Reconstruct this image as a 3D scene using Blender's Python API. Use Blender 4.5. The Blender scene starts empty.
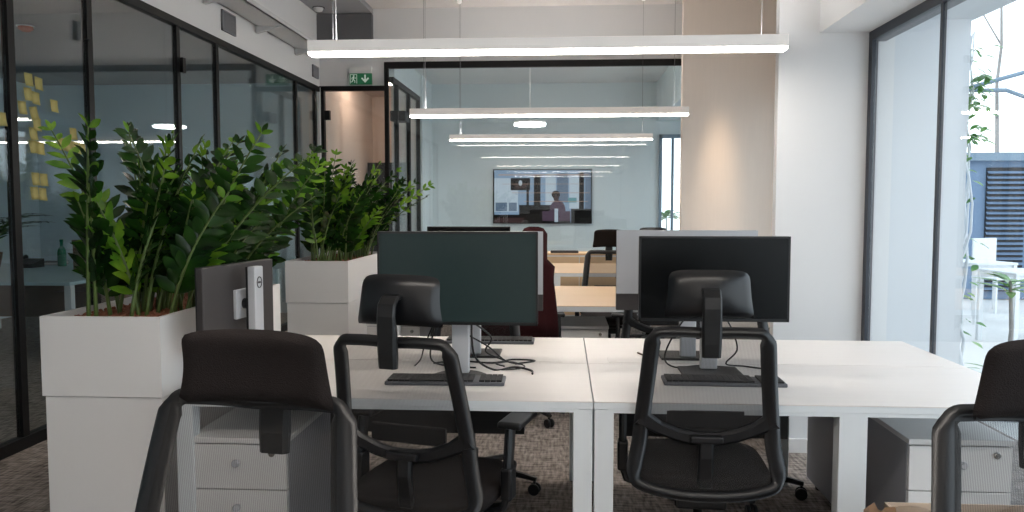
import bpy, bmesh, math, random
from mathutils import Vector, Matrix
R = math.radians
PI = math.pi
scene = bpy.context.scene
C = scene.collection

# ------------------------------------------------------------------ materials
def lin(c):
    r = []
    for v in c[:3]:
        v = v / 255.0
        r.append(v / 12.92 if v <= 0.04045 else ((v + 0.055) / 1.055) ** 2.4)
    return (r[0], r[1], r[2], 1.0)

def mat(name, rgb, rough=0.5, metal=0.0, spec=0.5, noise=0.0, nscale=40.0, bump=0.0, bscale=200.0,
        emit=None, estr=0.0, stretch=None):
    m = bpy.data.materials.new(name)
    m.use_nodes = True
    nt = m.node_tree
    b = nt.nodes['Principled BSDF']
    col = lin(rgb)
    b.inputs['Base Color'].default_value = col
    b.inputs['Roughness'].default_value = rough
    b.inputs['Metallic'].default_value = metal
    b.inputs['Specular IOR Level'].default_value = spec
    tc = None
    if noise or bump:
        tc = nt.nodes.new('ShaderNodeTexCoord')
        mp = nt.nodes.new('ShaderNodeMapping')
        if stretch:
            mp.inputs['Scale'].default_value = stretch
        nt.links.new(tc.outputs['Object'], mp.inputs['Vector'])
    if noise:
        n = nt.nodes.new('ShaderNodeTexNoise')
        n.inputs['Scale'].default_value = nscale
        n.inputs['Detail'].default_value = 4
        nt.links.new(mp.outputs['Vector'], n.inputs['Vector'])
        r = nt.nodes.new('ShaderNodeMix')
        r.data_type = 'RGBA'
        lo = [max(0, c * (1 - noise)) for c in col[:3]] + [1]
        hi = [min(1, c * (1 + noise)) for c in col[:3]] + [1]
        r.inputs[6].default_value = lo
        r.inputs[7].default_value = hi
        nt.links.new(n.outputs['Fac'], r.inputs[0])
        nt.links.new(r.outputs[2], b.inputs['Base Color'])
    if bump:
        n2 = nt.nodes.new('ShaderNodeTexNoise')
        n2.inputs['Scale'].default_value = bscale
        n2.inputs['Detail'].default_value = 3
        nt.links.new(mp.outputs['Vector'], n2.inputs['Vector'])
        bp = nt.nodes.new('ShaderNodeBump')
        bp.inputs['Strength'].default_value = bump
        bp.inputs['Distance'].default_value = 0.01
        nt.links.new(n2.outputs['Fac'], bp.inputs['Height'])
        nt.links.new(bp.outputs['Normal'], b.inputs['Normal'])
    if emit:
        b.inputs['Emission Color'].default_value = lin(emit)
        b.inputs['Emission Strength'].default_value = estr
    return m

def glass_mat(name, tint, ior=1.5):
    m = bpy.data.materials.new(name)
    m.use_nodes = True
    nt = m.node_tree
    for n in list(nt.nodes):
        nt.nodes.remove(n)
    out = nt.nodes.new('ShaderNodeOutputMaterial')
    mix = nt.nodes.new('ShaderNodeMixShader')
    tr = nt.nodes.new('ShaderNodeBsdfTransparent')
    tr.inputs['Color'].default_value = tint
    gl = nt.nodes.new('ShaderNodeBsdfGlossy')
    gl.inputs['Roughness'].default_value = 0.0
    gl.inputs['Color'].default_value = (1, 1, 1, 1)
    # Fresnel reflectance of clear glass, the same for both faces of the pane
    geo = nt.nodes.new('ShaderNodeNewGeometry')
    dot = nt.nodes.new('ShaderNodeVectorMath'); dot.operation = 'DOT_PRODUCT'
    nt.links.new(geo.outputs['Incoming'], dot.inputs[0]); nt.links.new(geo.outputs['Normal'], dot.inputs[1])
    def math_node(op, a, b=None):
        n = nt.nodes.new('ShaderNodeMath'); n.operation = op
        for k, v in enumerate((a, b)):
            if v is None: continue
            if isinstance(v, (int, float)): n.inputs[k].default_value = v
            else: nt.links.new(v, n.inputs[k])
        return n.outputs[0]
    f0 = ((ior - 1) / (ior + 1)) ** 2
    ab = math_node('ABSOLUTE', dot.outputs['Value'])
    pw = math_node('POWER', math_node('SUBTRACT', 1.0, ab), 5.0)
    fac = math_node('ADD', math_node('MULTIPLY', pw, 1 - f0), f0)
    nt.links.new(fac, mix.inputs[0])
    nt.links.new(tr.outputs[0], mix.inputs[1])
    nt.links.new(gl.outputs[0], mix.inputs[2])
    nt.links.new(mix.outputs[0], out.inputs[0])
    return m

def mesh_fabric(name, rgb, opacity):
    m = bpy.data.materials.new(name)
    m.use_nodes = True
    nt = m.node_tree
    b = nt.nodes['Principled BSDF']
    out = nt.nodes['Material Output']
    b.inputs['Base Color'].default_value = lin(rgb)
    b.inputs['Roughness'].default_value = 0.8
    tr = nt.nodes.new('ShaderNodeBsdfTransparent')
    mix = nt.nodes.new('ShaderNodeMixShader')
    tc = nt.nodes.new('ShaderNodeTexCoord')
    w = nt.nodes.new('ShaderNodeTexWave')
    w.inputs['Scale'].default_value = 70
    w.inputs['Distortion'].default_value = 0
    nt.links.new(tc.outputs['Object'], w.inputs['Vector'])
    mr = nt.nodes.new('ShaderNodeMapRange')
    mr.inputs[3].default_value = opacity - 0.08
    mr.inputs[4].default_value = opacity + 0.08
    nt.links.new(w.outputs['Fac'], mr.inputs[0])
    nt.links.new(mr.outputs[0], mix.inputs[0])
    nt.links.new(tr.outputs[0], mix.inputs[1])
    nt.links.new(b.outputs[0], mix.inputs[2])
    nt.links.new(mix.outputs[0], out.inputs[0])
    return m

def carpet_mat():
    m = mat('carpet', (122, 110, 103), 0.95, spec=0.1)
    nt = m.node_tree
    b = nt.nodes['Principled BSDF']
    tc = nt.nodes.new('ShaderNodeTexCoord')
    def noise(scale, sx, sy):
        mp = nt.nodes.new('ShaderNodeMapping')
        mp.inputs['Scale'].default_value = (sx, sy, 1)
        nt.links.new(tc.outputs['Object'], mp.inputs['Vector'])
        n = nt.nodes.new('ShaderNodeTexNoise')
        n.inputs['Scale'].default_value = scale
        n.inputs['Detail'].default_value = 3
        nt.links.new(mp.outputs['Vector'], n.inputs['Vector'])
        return n
    a = noise(60, 1, 0.18)
    c = noise(60, 0.15, 1)
    ad = nt.nodes.new('ShaderNodeMath'); ad.operation = 'ADD'
    nt.links.new(a.outputs['Fac'], ad.inputs[0]); nt.links.new(c.outputs['Fac'], ad.inputs[1])
    ramp = nt.nodes.new('ShaderNodeValToRGB')
    ramp.color_ramp.elements[0].position = 0.35
    ramp.color_ramp.elements[0].color = lin((84, 77, 73))
    ramp.color_ramp.elements[1].position = 0.65
    ramp.color_ramp.elements[1].color = lin((180, 169, 161))
    half = nt.nodes.new('ShaderNodeMath'); half.operation = 'MULTIPLY'; half.inputs[1].default_value = 0.5
    nt.links.new(ad.outputs[0], half.inputs[0])
    nt.links.new(half.outputs[0], ramp.inputs[0])
    nt.links.new(ramp.outputs[0], b.inputs['Base Color'])
    bp = nt.nodes.new('ShaderNodeBump'); bp.inputs['Strength'].default_value = 0.4
    bp.inputs['Distance'].default_value = 0.004
    nt.links.new(half.outputs[0], bp.inputs['Height'])
    nt.links.new(bp.outputs['Normal'], b.inputs['Normal'])
    return m

def leaf_mat(name, c1, c2):
    m = bpy.data.materials.new(name)
    m.use_nodes = True
    nt = m.node_tree
    b = nt.nodes['Principled BSDF']
    tc = nt.nodes.new('ShaderNodeTexCoord')
    n = nt.nodes.new('ShaderNodeTexNoise'); n.inputs['Scale'].default_value = 9
    nt.links.new(tc.outputs['Object'], n.inputs['Vector'])
    ramp = nt.nodes.new('ShaderNodeValToRGB')
    ramp.color_ramp.elements[0].position = 0.35
    ramp.color_ramp.elements[0].color = lin(c1)
    ramp.color_ramp.elements[1].position = 0.7
    ramp.color_ramp.elements[1].color = lin(c2)
    nt.links.new(n.outputs['Fac'], ramp.inputs[0])
    nt.links.new(ramp.outputs[0], b.inputs['Base Color'])
    b.inputs['Roughness'].default_value = 0.27
    b.inputs['Transmission Weight'].default_value = 0.0
    tl = nt.nodes.new('ShaderNodeBsdfTranslucent')
    nt.links.new(ramp.outputs[0], tl.inputs['Color'])
    mix = nt.nodes.new('ShaderNodeMixShader'); mix.inputs[0].default_value = 0.25
    out = nt.nodes['Material Output']
    nt.links.new(b.outputs[0], mix.inputs[1]); nt.links.new(tl.outputs[0], mix.inputs[2])
    nt.links.new(mix.outputs[0], out.inputs[0])
    return m

M = {}
M['wall'] = mat('white_wall', (226, 226, 226), 0.85, noise=0.02, nscale=3)
M['wall_beige'] = mat('beige_wall', (236, 222, 209), 0.85, noise=0.03, nscale=8, stretch=(6, 6, 0.3))
M['wall_far'] = mat('pale_blue_wall', (224, 233, 236), 0.8, noise=0.02, nscale=3)
M['wall_room'] = mat('meeting_room_wall', (212, 228, 236), 0.85, noise=0.03, nscale=3)
M['wall_warm'] = mat('corridor_wall', (230, 210, 198), 0.85, noise=0.03, nscale=3)
M['wall_grey'] = mat('grey_wall', (108, 108, 110), 0.85, noise=0.04, nscale=3)
M['ceiling'] = mat('ceiling_paint', (206, 200, 196), 0.9, noise=0.02, nscale=3)
M['ceiling_dark'] = mat('ceiling_grey', (150, 150, 152), 0.9, noise=0.03, nscale=3)
M['carpet'] = carpet_mat()
M['frame'] = mat('black_frame', (13, 12, 12), 0.5, spec=0.3, noise=0.1, nscale=20)
M['win_frame'] = mat('window_frame', (40, 46, 56), 0.4, noise=0.1, nscale=20)
M['glass'] = glass_mat('partition_glass', (0.955, 0.982, 0.985, 1), 1.5)
M['glass_left'] = glass_mat('meeting_room_glass', (0.945, 0.98, 0.985, 1), 1.62)
M['glass_win'] = glass_mat('window_glass', (0.95, 0.975, 0.98, 1), 1.45)
M['white_lam'] = mat('white_laminate', (228, 226, 224), 0.35, noise=0.015, nscale=10)
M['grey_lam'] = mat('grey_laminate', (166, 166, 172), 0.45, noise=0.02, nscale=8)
M['desk_top'] = mat('pale_desk_laminate', (230, 224, 219), 0.38, noise=0.03, nscale=6, stretch=(0.5, 8, 1))
M['desk_edge'] = mat('desk_edge', (226, 230, 232), 0.4, noise=0.01)
M['oak'] = mat('light_oak', (226, 192, 152), 0.45, noise=0.08, nscale=6, stretch=(0.5, 8, 1))
M['white_metal'] = mat('white_metal', (224, 228, 230), 0.4, noise=0.01)
M['silver'] = mat('silver', (176, 178, 182), 0.35, 0.6, noise=0.03)
M['silver_plastic'] = mat('silver_plastic', (192, 194, 198), 0.4, 0.1, noise=0.02)
M['chrome'] = mat('chrome', (170, 168, 164), 0.2, 1.0, noise=0.02)
M['black'] = mat('black_plastic', (14, 15, 17), 0.42, noise=0.1, nscale=30)
M['black_gloss'] = mat('black_gloss', (16, 17, 20), 0.28, noise=0.1, nscale=30)
M['frame_plastic'] = mat('chair_frame_plastic', (15, 16, 19), 0.36, noise=0.08, nscale=30)
M['fabric'] = mat('black_fabric', (36, 31, 30), 0.9, spec=0.2, noise=0.25, nscale=260, bump=0.3, bscale=400)
M['mesh'] = mesh_fabric('mesh_fabric', (40, 38, 37), 0.48)
M['screen'] = mat('screen', (6, 8, 9), 0.26, spec=0.25, noise=0.05)
M['screen_painted_sheen'] = mat('screen_painted_sheen', (46, 60, 60), 0.26, spec=0.3, noise=0.05)  # greenish reflection painted into the screen's base colour
M['mon_back'] = mat('monitor_back', (58, 54, 54), 0.5, noise=0.06)
M['key'] = mat('keys', (26, 26, 28), 0.55, noise=0.1)
M['keyboard'] = mat('keyboard_body', (90, 92, 98), 0.5, noise=0.05)
M['pebble'] = mat('clay_pebbles', (150, 96, 74), 0.9, noise=0.45, nscale=60)
M['leaf'] = leaf_mat('zz_leaf', (18, 42, 17), (44, 84, 26))
M['leaf_young'] = leaf_mat('zz_leaf_young', (80, 128, 34), (140, 180, 56))
M['stem'] = mat('zz_stem', (84, 104, 48), 0.45, noise=0.2, nscale=30)
M['leaf_out'] = leaf_mat('outdoor_leaf', (70, 120, 60), (120, 170, 90))
M['bark'] = mat('bark', (150, 146, 142), 0.9, noise=0.2, nscale=30)
M['emit'] = mat('lamp_diffuser', (255, 248, 238), 0.5, emit=(255, 246, 236), estr=30.0, noise=0.01)
M['added_uplight'] = mat('added_uplight_glow', (255, 248, 238), 0.5, emit=(252, 249, 246), estr=24.0, noise=0.01)
M['emit_disc'] = mat('disc_diffuser', (255, 248, 238), 0.5, emit=(250, 248, 246), estr=26.0, noise=0.01)
M['emit_warm'] = mat('warm_diffuser', (255, 240, 220), 0.5, emit=(255, 228, 206), estr=50.0, noise=0.01)
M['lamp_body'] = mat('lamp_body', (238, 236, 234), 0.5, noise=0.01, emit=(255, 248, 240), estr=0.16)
M['wire'] = mat('wire', (84, 84, 88), 0.5, noise=0.05)
M['wire_white'] = mat('white_wire', (150, 150, 152), 0.5, noise=0.02)
M['sign_green'] = mat('sign_green', (24, 104, 66), 0.5, noise=0.02, emit=(24, 104, 66), estr=0.15)
M['sign_white'] = mat('sign_white', (214, 228, 218), 0.5, noise=0.02, emit=(214, 228, 218), estr=0.15)
M['postit'] = mat('sticky_paper', (236, 224, 150), 0.8, noise=0.05, nscale=20)
M['grille'] = mat('grille', (132, 132, 136), 0.5, noise=0.05)
M['grille_dark'] = mat('grille_dark', (70, 70, 74), 0.6, noise=0.05)
M['tray'] = mat('cable_tray', (206, 206, 206), 0.5, noise=0.03)
M['jacket'] = mat('maroon_cloth', (66, 18, 22), 0.95, noise=0.2, nscale=40, bump=0.3, bscale=60)
M['paleblue'] = mat('pale_blue_plastic', (176, 206, 214), 0.4, noise=0.02)
M['bottle'] = mat('green_bottle', (16, 122, 92), 0.15, noise=0.05)
M['walnut'] = mat('brown_wood', (92, 70, 58), 0.55, noise=0.15, nscale=8, stretch=(8, 8, 0.6))
M['card'] = mat('cardboard', (196, 176, 156), 0.9, noise=0.06, nscale=30)
M['kraft'] = mat('kraft_paper', (192, 164, 138), 0.85, noise=0.12, nscale=30)
M['terrace'] = mat('terrace', (206, 206, 204), 0.9, noise=0.05, nscale=2, bump=0.2, bscale=40)
M['ext_wall'] = mat('outdoor_wall', (214, 218, 222), 0.9, noise=0.03, nscale=3)
M['ext_blue'] = mat('blue_grey_cladding', (112, 134, 160), 0.7, noise=0.06, nscale=4)
M['louver'] = mat('dark_louver', (30, 30, 34), 0.5, noise=0.1)
M['steel'] = mat('blue_grey_steel', (120, 140, 156), 0.5, noise=0.05)
# office reflection on the wall display, painted as flat glowing tones
def refl_tone(name, rgb, s=0.5):
    return mat(name, (4, 4, 5), 0.3, spec=0.2, noise=0.02, emit=rgb, estr=s)
REFL_TONES = [refl_tone('refl_blue', (150, 178, 206)), refl_tone('refl_dark', (12, 10, 12)), refl_tone('refl_pale', (206, 222, 236)),
       refl_tone('refl_mauve', (92, 74, 92)), refl_tone('refl_tan', (206, 170, 146)), refl_tone('refl_brown', (70, 50, 50)),
       refl_tone('refl_teal', (110, 170, 178)), refl_tone('refl_grey', (112, 132, 156))]

# ------------------------------------------------------------------ mesh builder
class MB:
    def __init__(s):
        s.bm = bmesh.new()
        s.mats = []
        s.cur = 0
        s.smooth = False
    def use(s, m):
        if m not in s.mats:
            s.mats.append(m)
        s.cur = s.mats.index(m)
        return s
    def _f(s, vs, smooth=None):
        try:
            f = s.bm.faces.new(vs)
        except ValueError:
            return None
        f.material_index = s.cur
        f.smooth = s.smooth if smooth is None else smooth
        return f
    def box(s, x0, x1, y0, y1, z0, z1, bev=0.0, seg=2, mtx=None):
        if x0 > x1: x0, x1 = x1, x0
        if y0 > y1: y0, y1 = y1, y0
        if z0 > z1: z0, z1 = z1, z0
        co = [(x0, y0, z0), (x1, y0, z0), (x1, y1, z0), (x0, y1, z0), (x0, y0, z1), (x1, y0, z1), (x1, y1, z1), (x0, y1, z1)]
        vs = [s.bm.verts.new(mtx @ Vector(c) if mtx else c) for c in co]
        fs = [s._f([vs[i] for i in q]) for q in ((0, 3, 2, 1), (4, 5, 6, 7), (0, 1, 5, 4), (1, 2, 6, 5), (2, 3, 7, 6), (3, 0, 4, 7))]
        if bev > 0:
            es = list({e for f in fs for e in f.edges})
            r = bmesh.ops.bevel(s.bm, geom=es, offset=bev, segments=seg, profile=0.5, affect='EDGES', material=s.cur)
            for f in r['faces']:
                f.material_index = s.cur
        return s
    def rings(s, rings, cap=True, closed=False, smooth=True):
        vr = [[s.bm.verts.new(p) for p in r] for r in rings]
        n = len(vr[0])
        m = len(vr)
        for i in range(m if closed else m - 1):
            a, b = vr[i], vr[(i + 1) % m]
            for j in range(n):
                s._f([a[j], a[(j + 1) % n], b[(j + 1) % n], b[j]], smooth)
        if cap and not closed:
            s._f(list(reversed(vr[0])), False)
            s._f(vr[-1], False)
        return s
    def tube(s, pts, r, n=8, closed=False, cap=True):
        pts = [Vector(p) for p in pts]
        m = len(pts)
        rs = r if isinstance(r, (list, tuple)) else [r] * m
        rings = []
        ref = None
        for i, p in enumerate(pts):
            a = pts[i - 1] if (i > 0 or closed) else p
            b = pts[(i + 1) % m] if (i < m - 1 or closed) else p
            t = (b - a)
            if t.length < 1e-9: t = Vector((0, 0, 1))
            t.normalize()
            if ref is None:
                ref = Vector((0, 0, 1)) if abs(t.z) < 0.9 else Vector((1, 0, 0))
                u = t.cross(ref).normalized()
            else:
                u = (u - t * u.dot(t))
                if u.length < 1e-6:
                    u = t.cross(Vector((0, 0, 1)) if abs(t.z) < 0.9 else Vector((1, 0, 0)))
                u.normalize()
            v = t.cross(u)
            rings.append([p + (u * math.cos(2 * PI * k / n) + v * math.sin(2 * PI * k / n)) * rs[i] for k in range(n)])
        return s.rings(rings, cap, closed)
    def ribbon(s, pts, wdir, w, t, closed=False, rnd=0.3, smooth=False):
        """sweep a rounded rectangle along pts; wdir(i, tangent) gives the width direction"""
        pts = [Vector(p) for p in pts]
        m = len(pts)
        rings = []
        for i, p in enumerate(pts):
            a = pts[i - 1] if (i > 0 or closed) else p
            b = pts[(i + 1) % m] if (i < m - 1 or closed) else p
            tg = (b - a).normalized()
            wd = Vector(wdir(i, tg))
            wd = (wd - tg * wd.dot(tg)).normalized()
            td = tg.cross(wd).normalized()
            ww = w[i] if isinstance(w, (list, tuple)) else w
            tt = t[i] if isinstance(t, (list, tuple)) else t
            hw, ht = ww / 2, tt / 2
            c = min(hw, ht) * rnd * 2
            sec = [(-hw + c, -ht), (hw - c, -ht), (hw, -ht + c), (hw, ht - c), (hw - c, ht), (-hw + c, ht), (-hw, ht - c), (-hw, -ht + c)]
            rings.append([p + wd * q[0] + td * q[1] for q in sec])
        return s.rings(rings, True, closed, smooth=smooth)
    def lathe(s, prof, cx=0, cy=0, n=20, mtx=None):
        rings = []
        for r, z in prof:
            ring = [Vector((cx + r * math.cos(2 * PI * k / n), cy + r * math.sin(2 * PI * k / n), z)) for k in range(n)]
            if mtx: ring = [mtx @ v for v in ring]
            rings.append(ring)
        return s.rings(rings)
    def poly(s, pts2, f, d=None):
        """flat polygon; f maps 2d -> 3d; d = extrusion vector"""
        vs = [s.bm.verts.new(f(p)) for p in pts2]
        fc = s._f(vs, False)
        if d is not None:
            d = Vector(d)
            ws = [s.bm.verts.new(v.co + d) for v in vs]
            s._f(list(reversed(ws)), False)
            n = len(vs)
            for i in range(n):
                s._f([vs[(i + 1) % n], vs[i], ws[i], ws[(i + 1) % n]], False)
        return s
    def grid(s, f, nu, nv, smooth=True):
        vs = [[s.bm.verts.new(f(i / nu, j / nv)) for j in range(nv + 1)] for i in range(nu + 1)]
        for i in range(nu):
            for j in range(nv):
                s._f([vs[i][j], vs[i + 1][j], vs[i + 1][j + 1], vs[i][j + 1]], smooth)
        return s
    def build(s, name, m=None, parent=None, origin=None, recalc=True):
        if m is not None and not s.mats:
            s.mats = [m]
        if recalc:
            bmesh.ops.recalc_face_normals(s.bm, faces=s.bm.faces)
        me = bpy.data.meshes.new(name)
        if origin is not None:
            bmesh.ops.translate(s.bm, verts=s.bm.verts, vec=-Vector(origin))
        s.bm.to_mesh(me)
        s.bm.free()
        for mm in s.mats:
            me.materials.append(mm)
        o = bpy.data.objects.new(name, me)
        C.objects.link(o)
        if origin is not None:
            o.location = origin
        if parent is not None:
            o.parent = parent
        return o

def tag(o, label, cat, group=None, kind=None):
    o['label'] = label
    o['category'] = cat
    if group: o['group'] = group
    if kind: o['kind'] = kind
    return o

def thing(name, label, cat, loc=(0, 0, 0), rz=0, group=None):
    o = bpy.data.objects.new(name, None)
    o.empty_display_size = 0.1
    C.objects.link(o)
    o.location = loc
    o.rotation_euler = (0, 0, rz)
    return tag(o, label, cat, group)

def struct(name, mb, m=None, parent=None):
    o = mb.build(name, m, parent)
    if parent is None:
        o['kind'] = 'structure'
    return o

def kids(o):
    return [c for c in bpy.data.objects if c.parent == o]

def copy_tree(o, parent=None):
    c = o.copy()
    C.objects.link(c)
    if parent is not None:
        c.parent = parent
    for k in kids(o):
        copy_tree(k, c)
    return c

def dup(o, loc, rz, label, group=None):
    c = copy_tree(o)
    c.location = loc
    c.rotation_euler = (0, 0, rz)
    c['label'] = label
    if group: c['group'] = group
    return c

def bx(*a, **k):
    return MB().box(*a, **k)

# ------------------------------------------------------------------ room shell
CEIL = 3.93
XL, XR = -3.15, 1.69
GY = 10.3
struct('floor', bx(-7.2, 2.75, -4.1, 14.6, -0.1, 0.0), M['carpet'])
struct('ceiling', bx(-3.27, 2.75, -4.1, 10.45, CEIL, CEIL + 0.1), M['ceiling'])
# left wall above the glass
struct('wall_left', bx(XL - 0.12, XL, -4, GY, 2.93, CEIL), M['wall'])
struct('wall_behind', bx(-3.27, 1.85, -4.12, -4.0, 0, CEIL), M['wall'])
# right side: pier, bulkhead over window, rear part of the room
struct('wall_pier', bx(1.20, 1.83, 4.62, 4.69, 0, CEIL), M['wall'])
struct('baseboard_pier', bx(1.195, 1.685, 4.606, 4.62, 0, 0.08), M['white_lam'])
struct('ceiling_bulkhead', bx(1.42, 1.82, -4, 4.62, 2.375, CEIL), M['wall'])
mb = MB()
mb.box(2.6, 2.72, 6.42, 6.6, 0, CEIL); mb.box(2.6, 2.72, 6.6, 9.2, 2.7, CEIL); mb.box(2.6, 2.72, 9.2, 10.9, 0, CEIL)
mb.box(2.6, 2.72, 10.9, 13.0, 2.7, CEIL); mb.box(2.6, 2.72, 13.0, 14.5, 0, CEIL)
struct('wall_right', mb, M['wall'])
for nm, ya, yb2 in (('added_window_6', 6.6, 9.2), ('added_window_7', 10.9, 13.0)):  # unseen side windows added to bring in more daylight
    wr = bpy.data.objects.new(nm, None); C.objects.link(wr); wr['kind'] = 'structure'
    mb = MB()
    mb.box(2.63, 2.69, ya, yb2, 0, 0.06); mb.box(2.63, 2.69, ya, yb2, 2.64, 2.7)
    for y in (ya + 0.03, (ya + yb2) / 2, yb2 - 0.03):
        mb.box(2.63, 2.69, y - 0.03, y + 0.03, 0.06, 2.64)
    mb.build('window_frame', M['win_frame'], wr)
    bx(2.655, 2.665, ya + 0.06, (ya + yb2) / 2 - 0.03, 0.06, 2.64).build('pane', M['glass_win'], wr)
    bx(2.655, 2.665, (ya + yb2) / 2 + 0.03, yb2 - 0.06, 0.06, 2.64).build('pane', M['glass_win'], wr)
struct('wall_right_inner', bx(1.70, 1.83, 4.69, 6.3, 0, CEIL), M['wall'])
struct('wall_right_return', bx(1.83, 2.72, 6.3, 6.42, 0, CEIL), M['wall'])
# beige feature wall
struct('wall_beige', bx(1.365, 2.6, 9.40, 9.52, 0, CEIL), M['wall_beige'])
# rear wall: lintel over the door and over the partition
mb = MB()
mb.box(-3.15, -2.30, GY, GY + 0.12, 2.95, CEIL)
mb.box(-2.30, 2.6, GY, GY + 0.12, 3.25, CEIL)
mb.box(1.53, 2.6, GY, GY + 0.12, 0, 3.25)
struct('wall_rear', mb, M['wall'])
# grey plenum box against the rear wall, upper left
struct('trim_1', bx(-3.15, -2.44, 10.2, GY, 3.5, 3.85), M['wall_grey'])
struct('trim_2', bx(-3.15, -2.44, -4, GY, 3.86, CEIL - 0.005), M['ceiling_dark'])

# meeting rooms to the left
struct('wall_meeting_back', bx(-7.1, -7.0, 0.6, GY, 0, 3.0), M['wall_room'])
struct('wall_meeting_rear', bx(-7.1, -3.15, GY, GY + 0.1, 0, 3.0), M['wall_room'])
struct('wall_meeting_front', bx(-7.1, -3.15, 0.5, 0.6, 0, 3.0), M['wall_room'])
struct('ceiling_meeting', bx(-7.1, -3.27, 0.5, GY + 0.1, 3.0, 3.1), M['ceiling_dark'])
struct('wall_left_near', bx(XL - 0.12, XL, -4, 0.6, 0, 2.93), M['wall'])

# glazed partition on the left, black frame
FT = 2.93
mulls = [0.62, 1.75, 2.6, 3.55, 4.42, 5.19, 6.42, 7.16, 9.32, 10.06]
lt = bpy.data.objects.new('window_1', None); C.objects.link(lt); lt['kind'] = 'structure'
fr = MB()
fr.box(XL - 0.03, XL + 0.03, 0.6, 10.2, 2.87, FT)
fr.box(XL - 0.03, XL + 0.03, 0.6, 10.2, 0, 0.07)
for y in mulls:
    fr.box(XL - 0.02, XL + 0.02, y - 0.028, y + 0.028, 0.07, 2.87)
fr.build('window_frame', M['frame'], lt)
edges = mulls + [10.2]
for i in range(len(mulls)):
    bx(XL - 0.005, XL + 0.005, edges[i] + 0.03, edges[i + 1] - 0.03, 0.07, 2.87).build('pane', M['glass_left'], lt)
hb = MB()
hb.box(XL + 0.03, XL + 0.055, 5.10, 5.15, 2.50, 2.62)
hb.box(XL + 0.03, XL + 0.055, 6.42, 6.47, 2.50, 2.62)
hb.build('hinge', M['frame'], lt)
jm = MB().box(XL - 0.12, XL + 0.02, 10.2, GY, 0, FT)
struct('trim_3', jm, M['wall'])

# rear glass partition
gp = bpy.data.objects.new('window_2', None); C.objects.link(gp); gp['kind'] = 'structure'
fr = MB()
fr.box(-2.30, 1.53, GY - 0.03, GY + 0.03, 3.17, 3.25)
fr.box(-2.30, -2.25, GY - 0.03, GY + 0.03, 0, 3.17)
fr.box(-2.25, 1.53, GY - 0.03, GY + 0.03, 0, 0.07)
fr.build('window_frame', M['frame'], gp)
bx(-2.25, -0.28, GY - 0.006, GY + 0.006, 0.07, 3.17).build('pane', M['glass'], gp)
bx(-0.277, 1.53, GY - 0.006, GY + 0.006, 0.07, 3.17).build('pane', M['glass'], gp)
# door opening frame
df = bpy.data.objects.new('door_1', None); C.objects.link(df); df['kind'] = 'structure'
mb = MB()
mb.box(-3.13, -2.30, GY - 0.04, GY + 0.04, 2.89, 2.95)
mb.box(-3.15, -3.09, GY - 0.04, GY + 0.04, 0, 2.95)
mb.build('door_frame', M['frame'], df)
bx(-3.09, -2.31, GY - 0.005, GY + 0.005, 0.02, 2.88).build('pane', M['glass'], df)
mb = MB()
mb.box(-3.09, -3.02, GY - 0.03, GY + 0.03, 2.52, 2.64)
mb.build('hinge', M['frame'], df)

# corridor behind the door: glazed side partition towards the rear office
cp = bpy.data.objects.new('window_3', None); C.objects.link(cp); cp['kind'] = 'structure'
fr = MB()
CX = -2.22
fr.box(CX - 0.03, CX + 0.03, GY + 0.03, 12.25, 3.0, 3.07)
for y in (10.62, 11.45, 12.22):
    fr.box(CX - 0.03, CX + 0.03, y - 0.03, y + 0.03, 0, 3.0)
fr.build('window_frame', M['frame'], cp)
bx(CX - 0.005, CX + 0.005, GY + 0.03, 12.2, 0.0, 3.0).build('pane', M['glass'], cp)
bx(CX - 0.1, CX + 0.1, 10.7, 11.0, 2.55, 2.68).build('hinge', M['frame'], cp)
struct('wall_corridor_left', bx(-3.3, -3.16, GY + 0.1, 14.5, 0, 3.3), M['wall_warm'])
struct('wall_corridor_end', bx(-3.3, -2.2, 13.2, 13.35, 0, 3.3), M['wall_warm'])
struct('ceiling_corridor', bx(-3.3, -2.2, GY + 0.12, 13.4, 3.2, 3.3), M['wall_warm'])
struct('wall_corridor_right', bx(-2.24, -2.16, 12.25, 13.4, 0, 3.4), M['wall_far'])
struct('wall_corridor_header', bx(-2.26, -2.18, GY + 0.03, 12.25, 3.07, 3.4), M['wall_far'])
t = thing('tall_cabinet', 'tall dark cabinet at the far end of the corridor beyond the door', 'cabinet', (-2.72, 12.95, 0))
bx(-0.42, 0.2, -0.2, 0.22, 0.05, 2.1).build('body', M['walnut'], t)
bx(-0.41, -0.115, -0.22, -0.2, 0.06, 2.09, bev=0.002).build('door', M['black'], t)
bx(-0.105, 0.19, -0.22, -0.2, 0.06, 2.09, bev=0.002).build('door', M['black'], t)
bx(-0.40, 0.18, -0.17, 0.2, 0, 0.05).build('plinth', M['black'], t)
# rear office
mb = MB()
mb.box(-2.2, 1.55, 13.2, 13.35, 0, 3.4)
mb.box(1.55, 2.02, 13.2, 13.35, 2.56, 3.4)
mb.box(2.02, 2.6, 13.2, 13.35, 0, 3.4)
struct('wall_far', mb, M['wall_far'])
struct('ceiling_rear_office', bx(-2.2, 2.6, GY + 0.12, 13.4, 3.4, 3.5), M['wall'])
struct('ceiling_rear_soffit', bx(1.5, 2.6, GY + 0.12, 13.2, 2.78, 3.4), M['wall_far'])
d2 = bpy.data.objects.new('door_2', None); C.objects.link(d2); d2['kind'] = 'structure'
mb = MB()
mb.box(1.55, 1.60, 13.16, 13.24, 0, 2.56); mb.box(1.97, 2.02, 13.16, 13.24, 0, 2.56)
mb.box(1.55, 2.02, 13.16, 13.24, 2.50, 2.56); mb.box(1.75, 1.79, 13.18, 13.22, 0, 2.5)
mb.build('door_frame', M['steel'], d2)
bx(1.60, 1.97, 13.195, 13.205, 0, 2.5).build('pane', M['glass_win'], d2)

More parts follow.
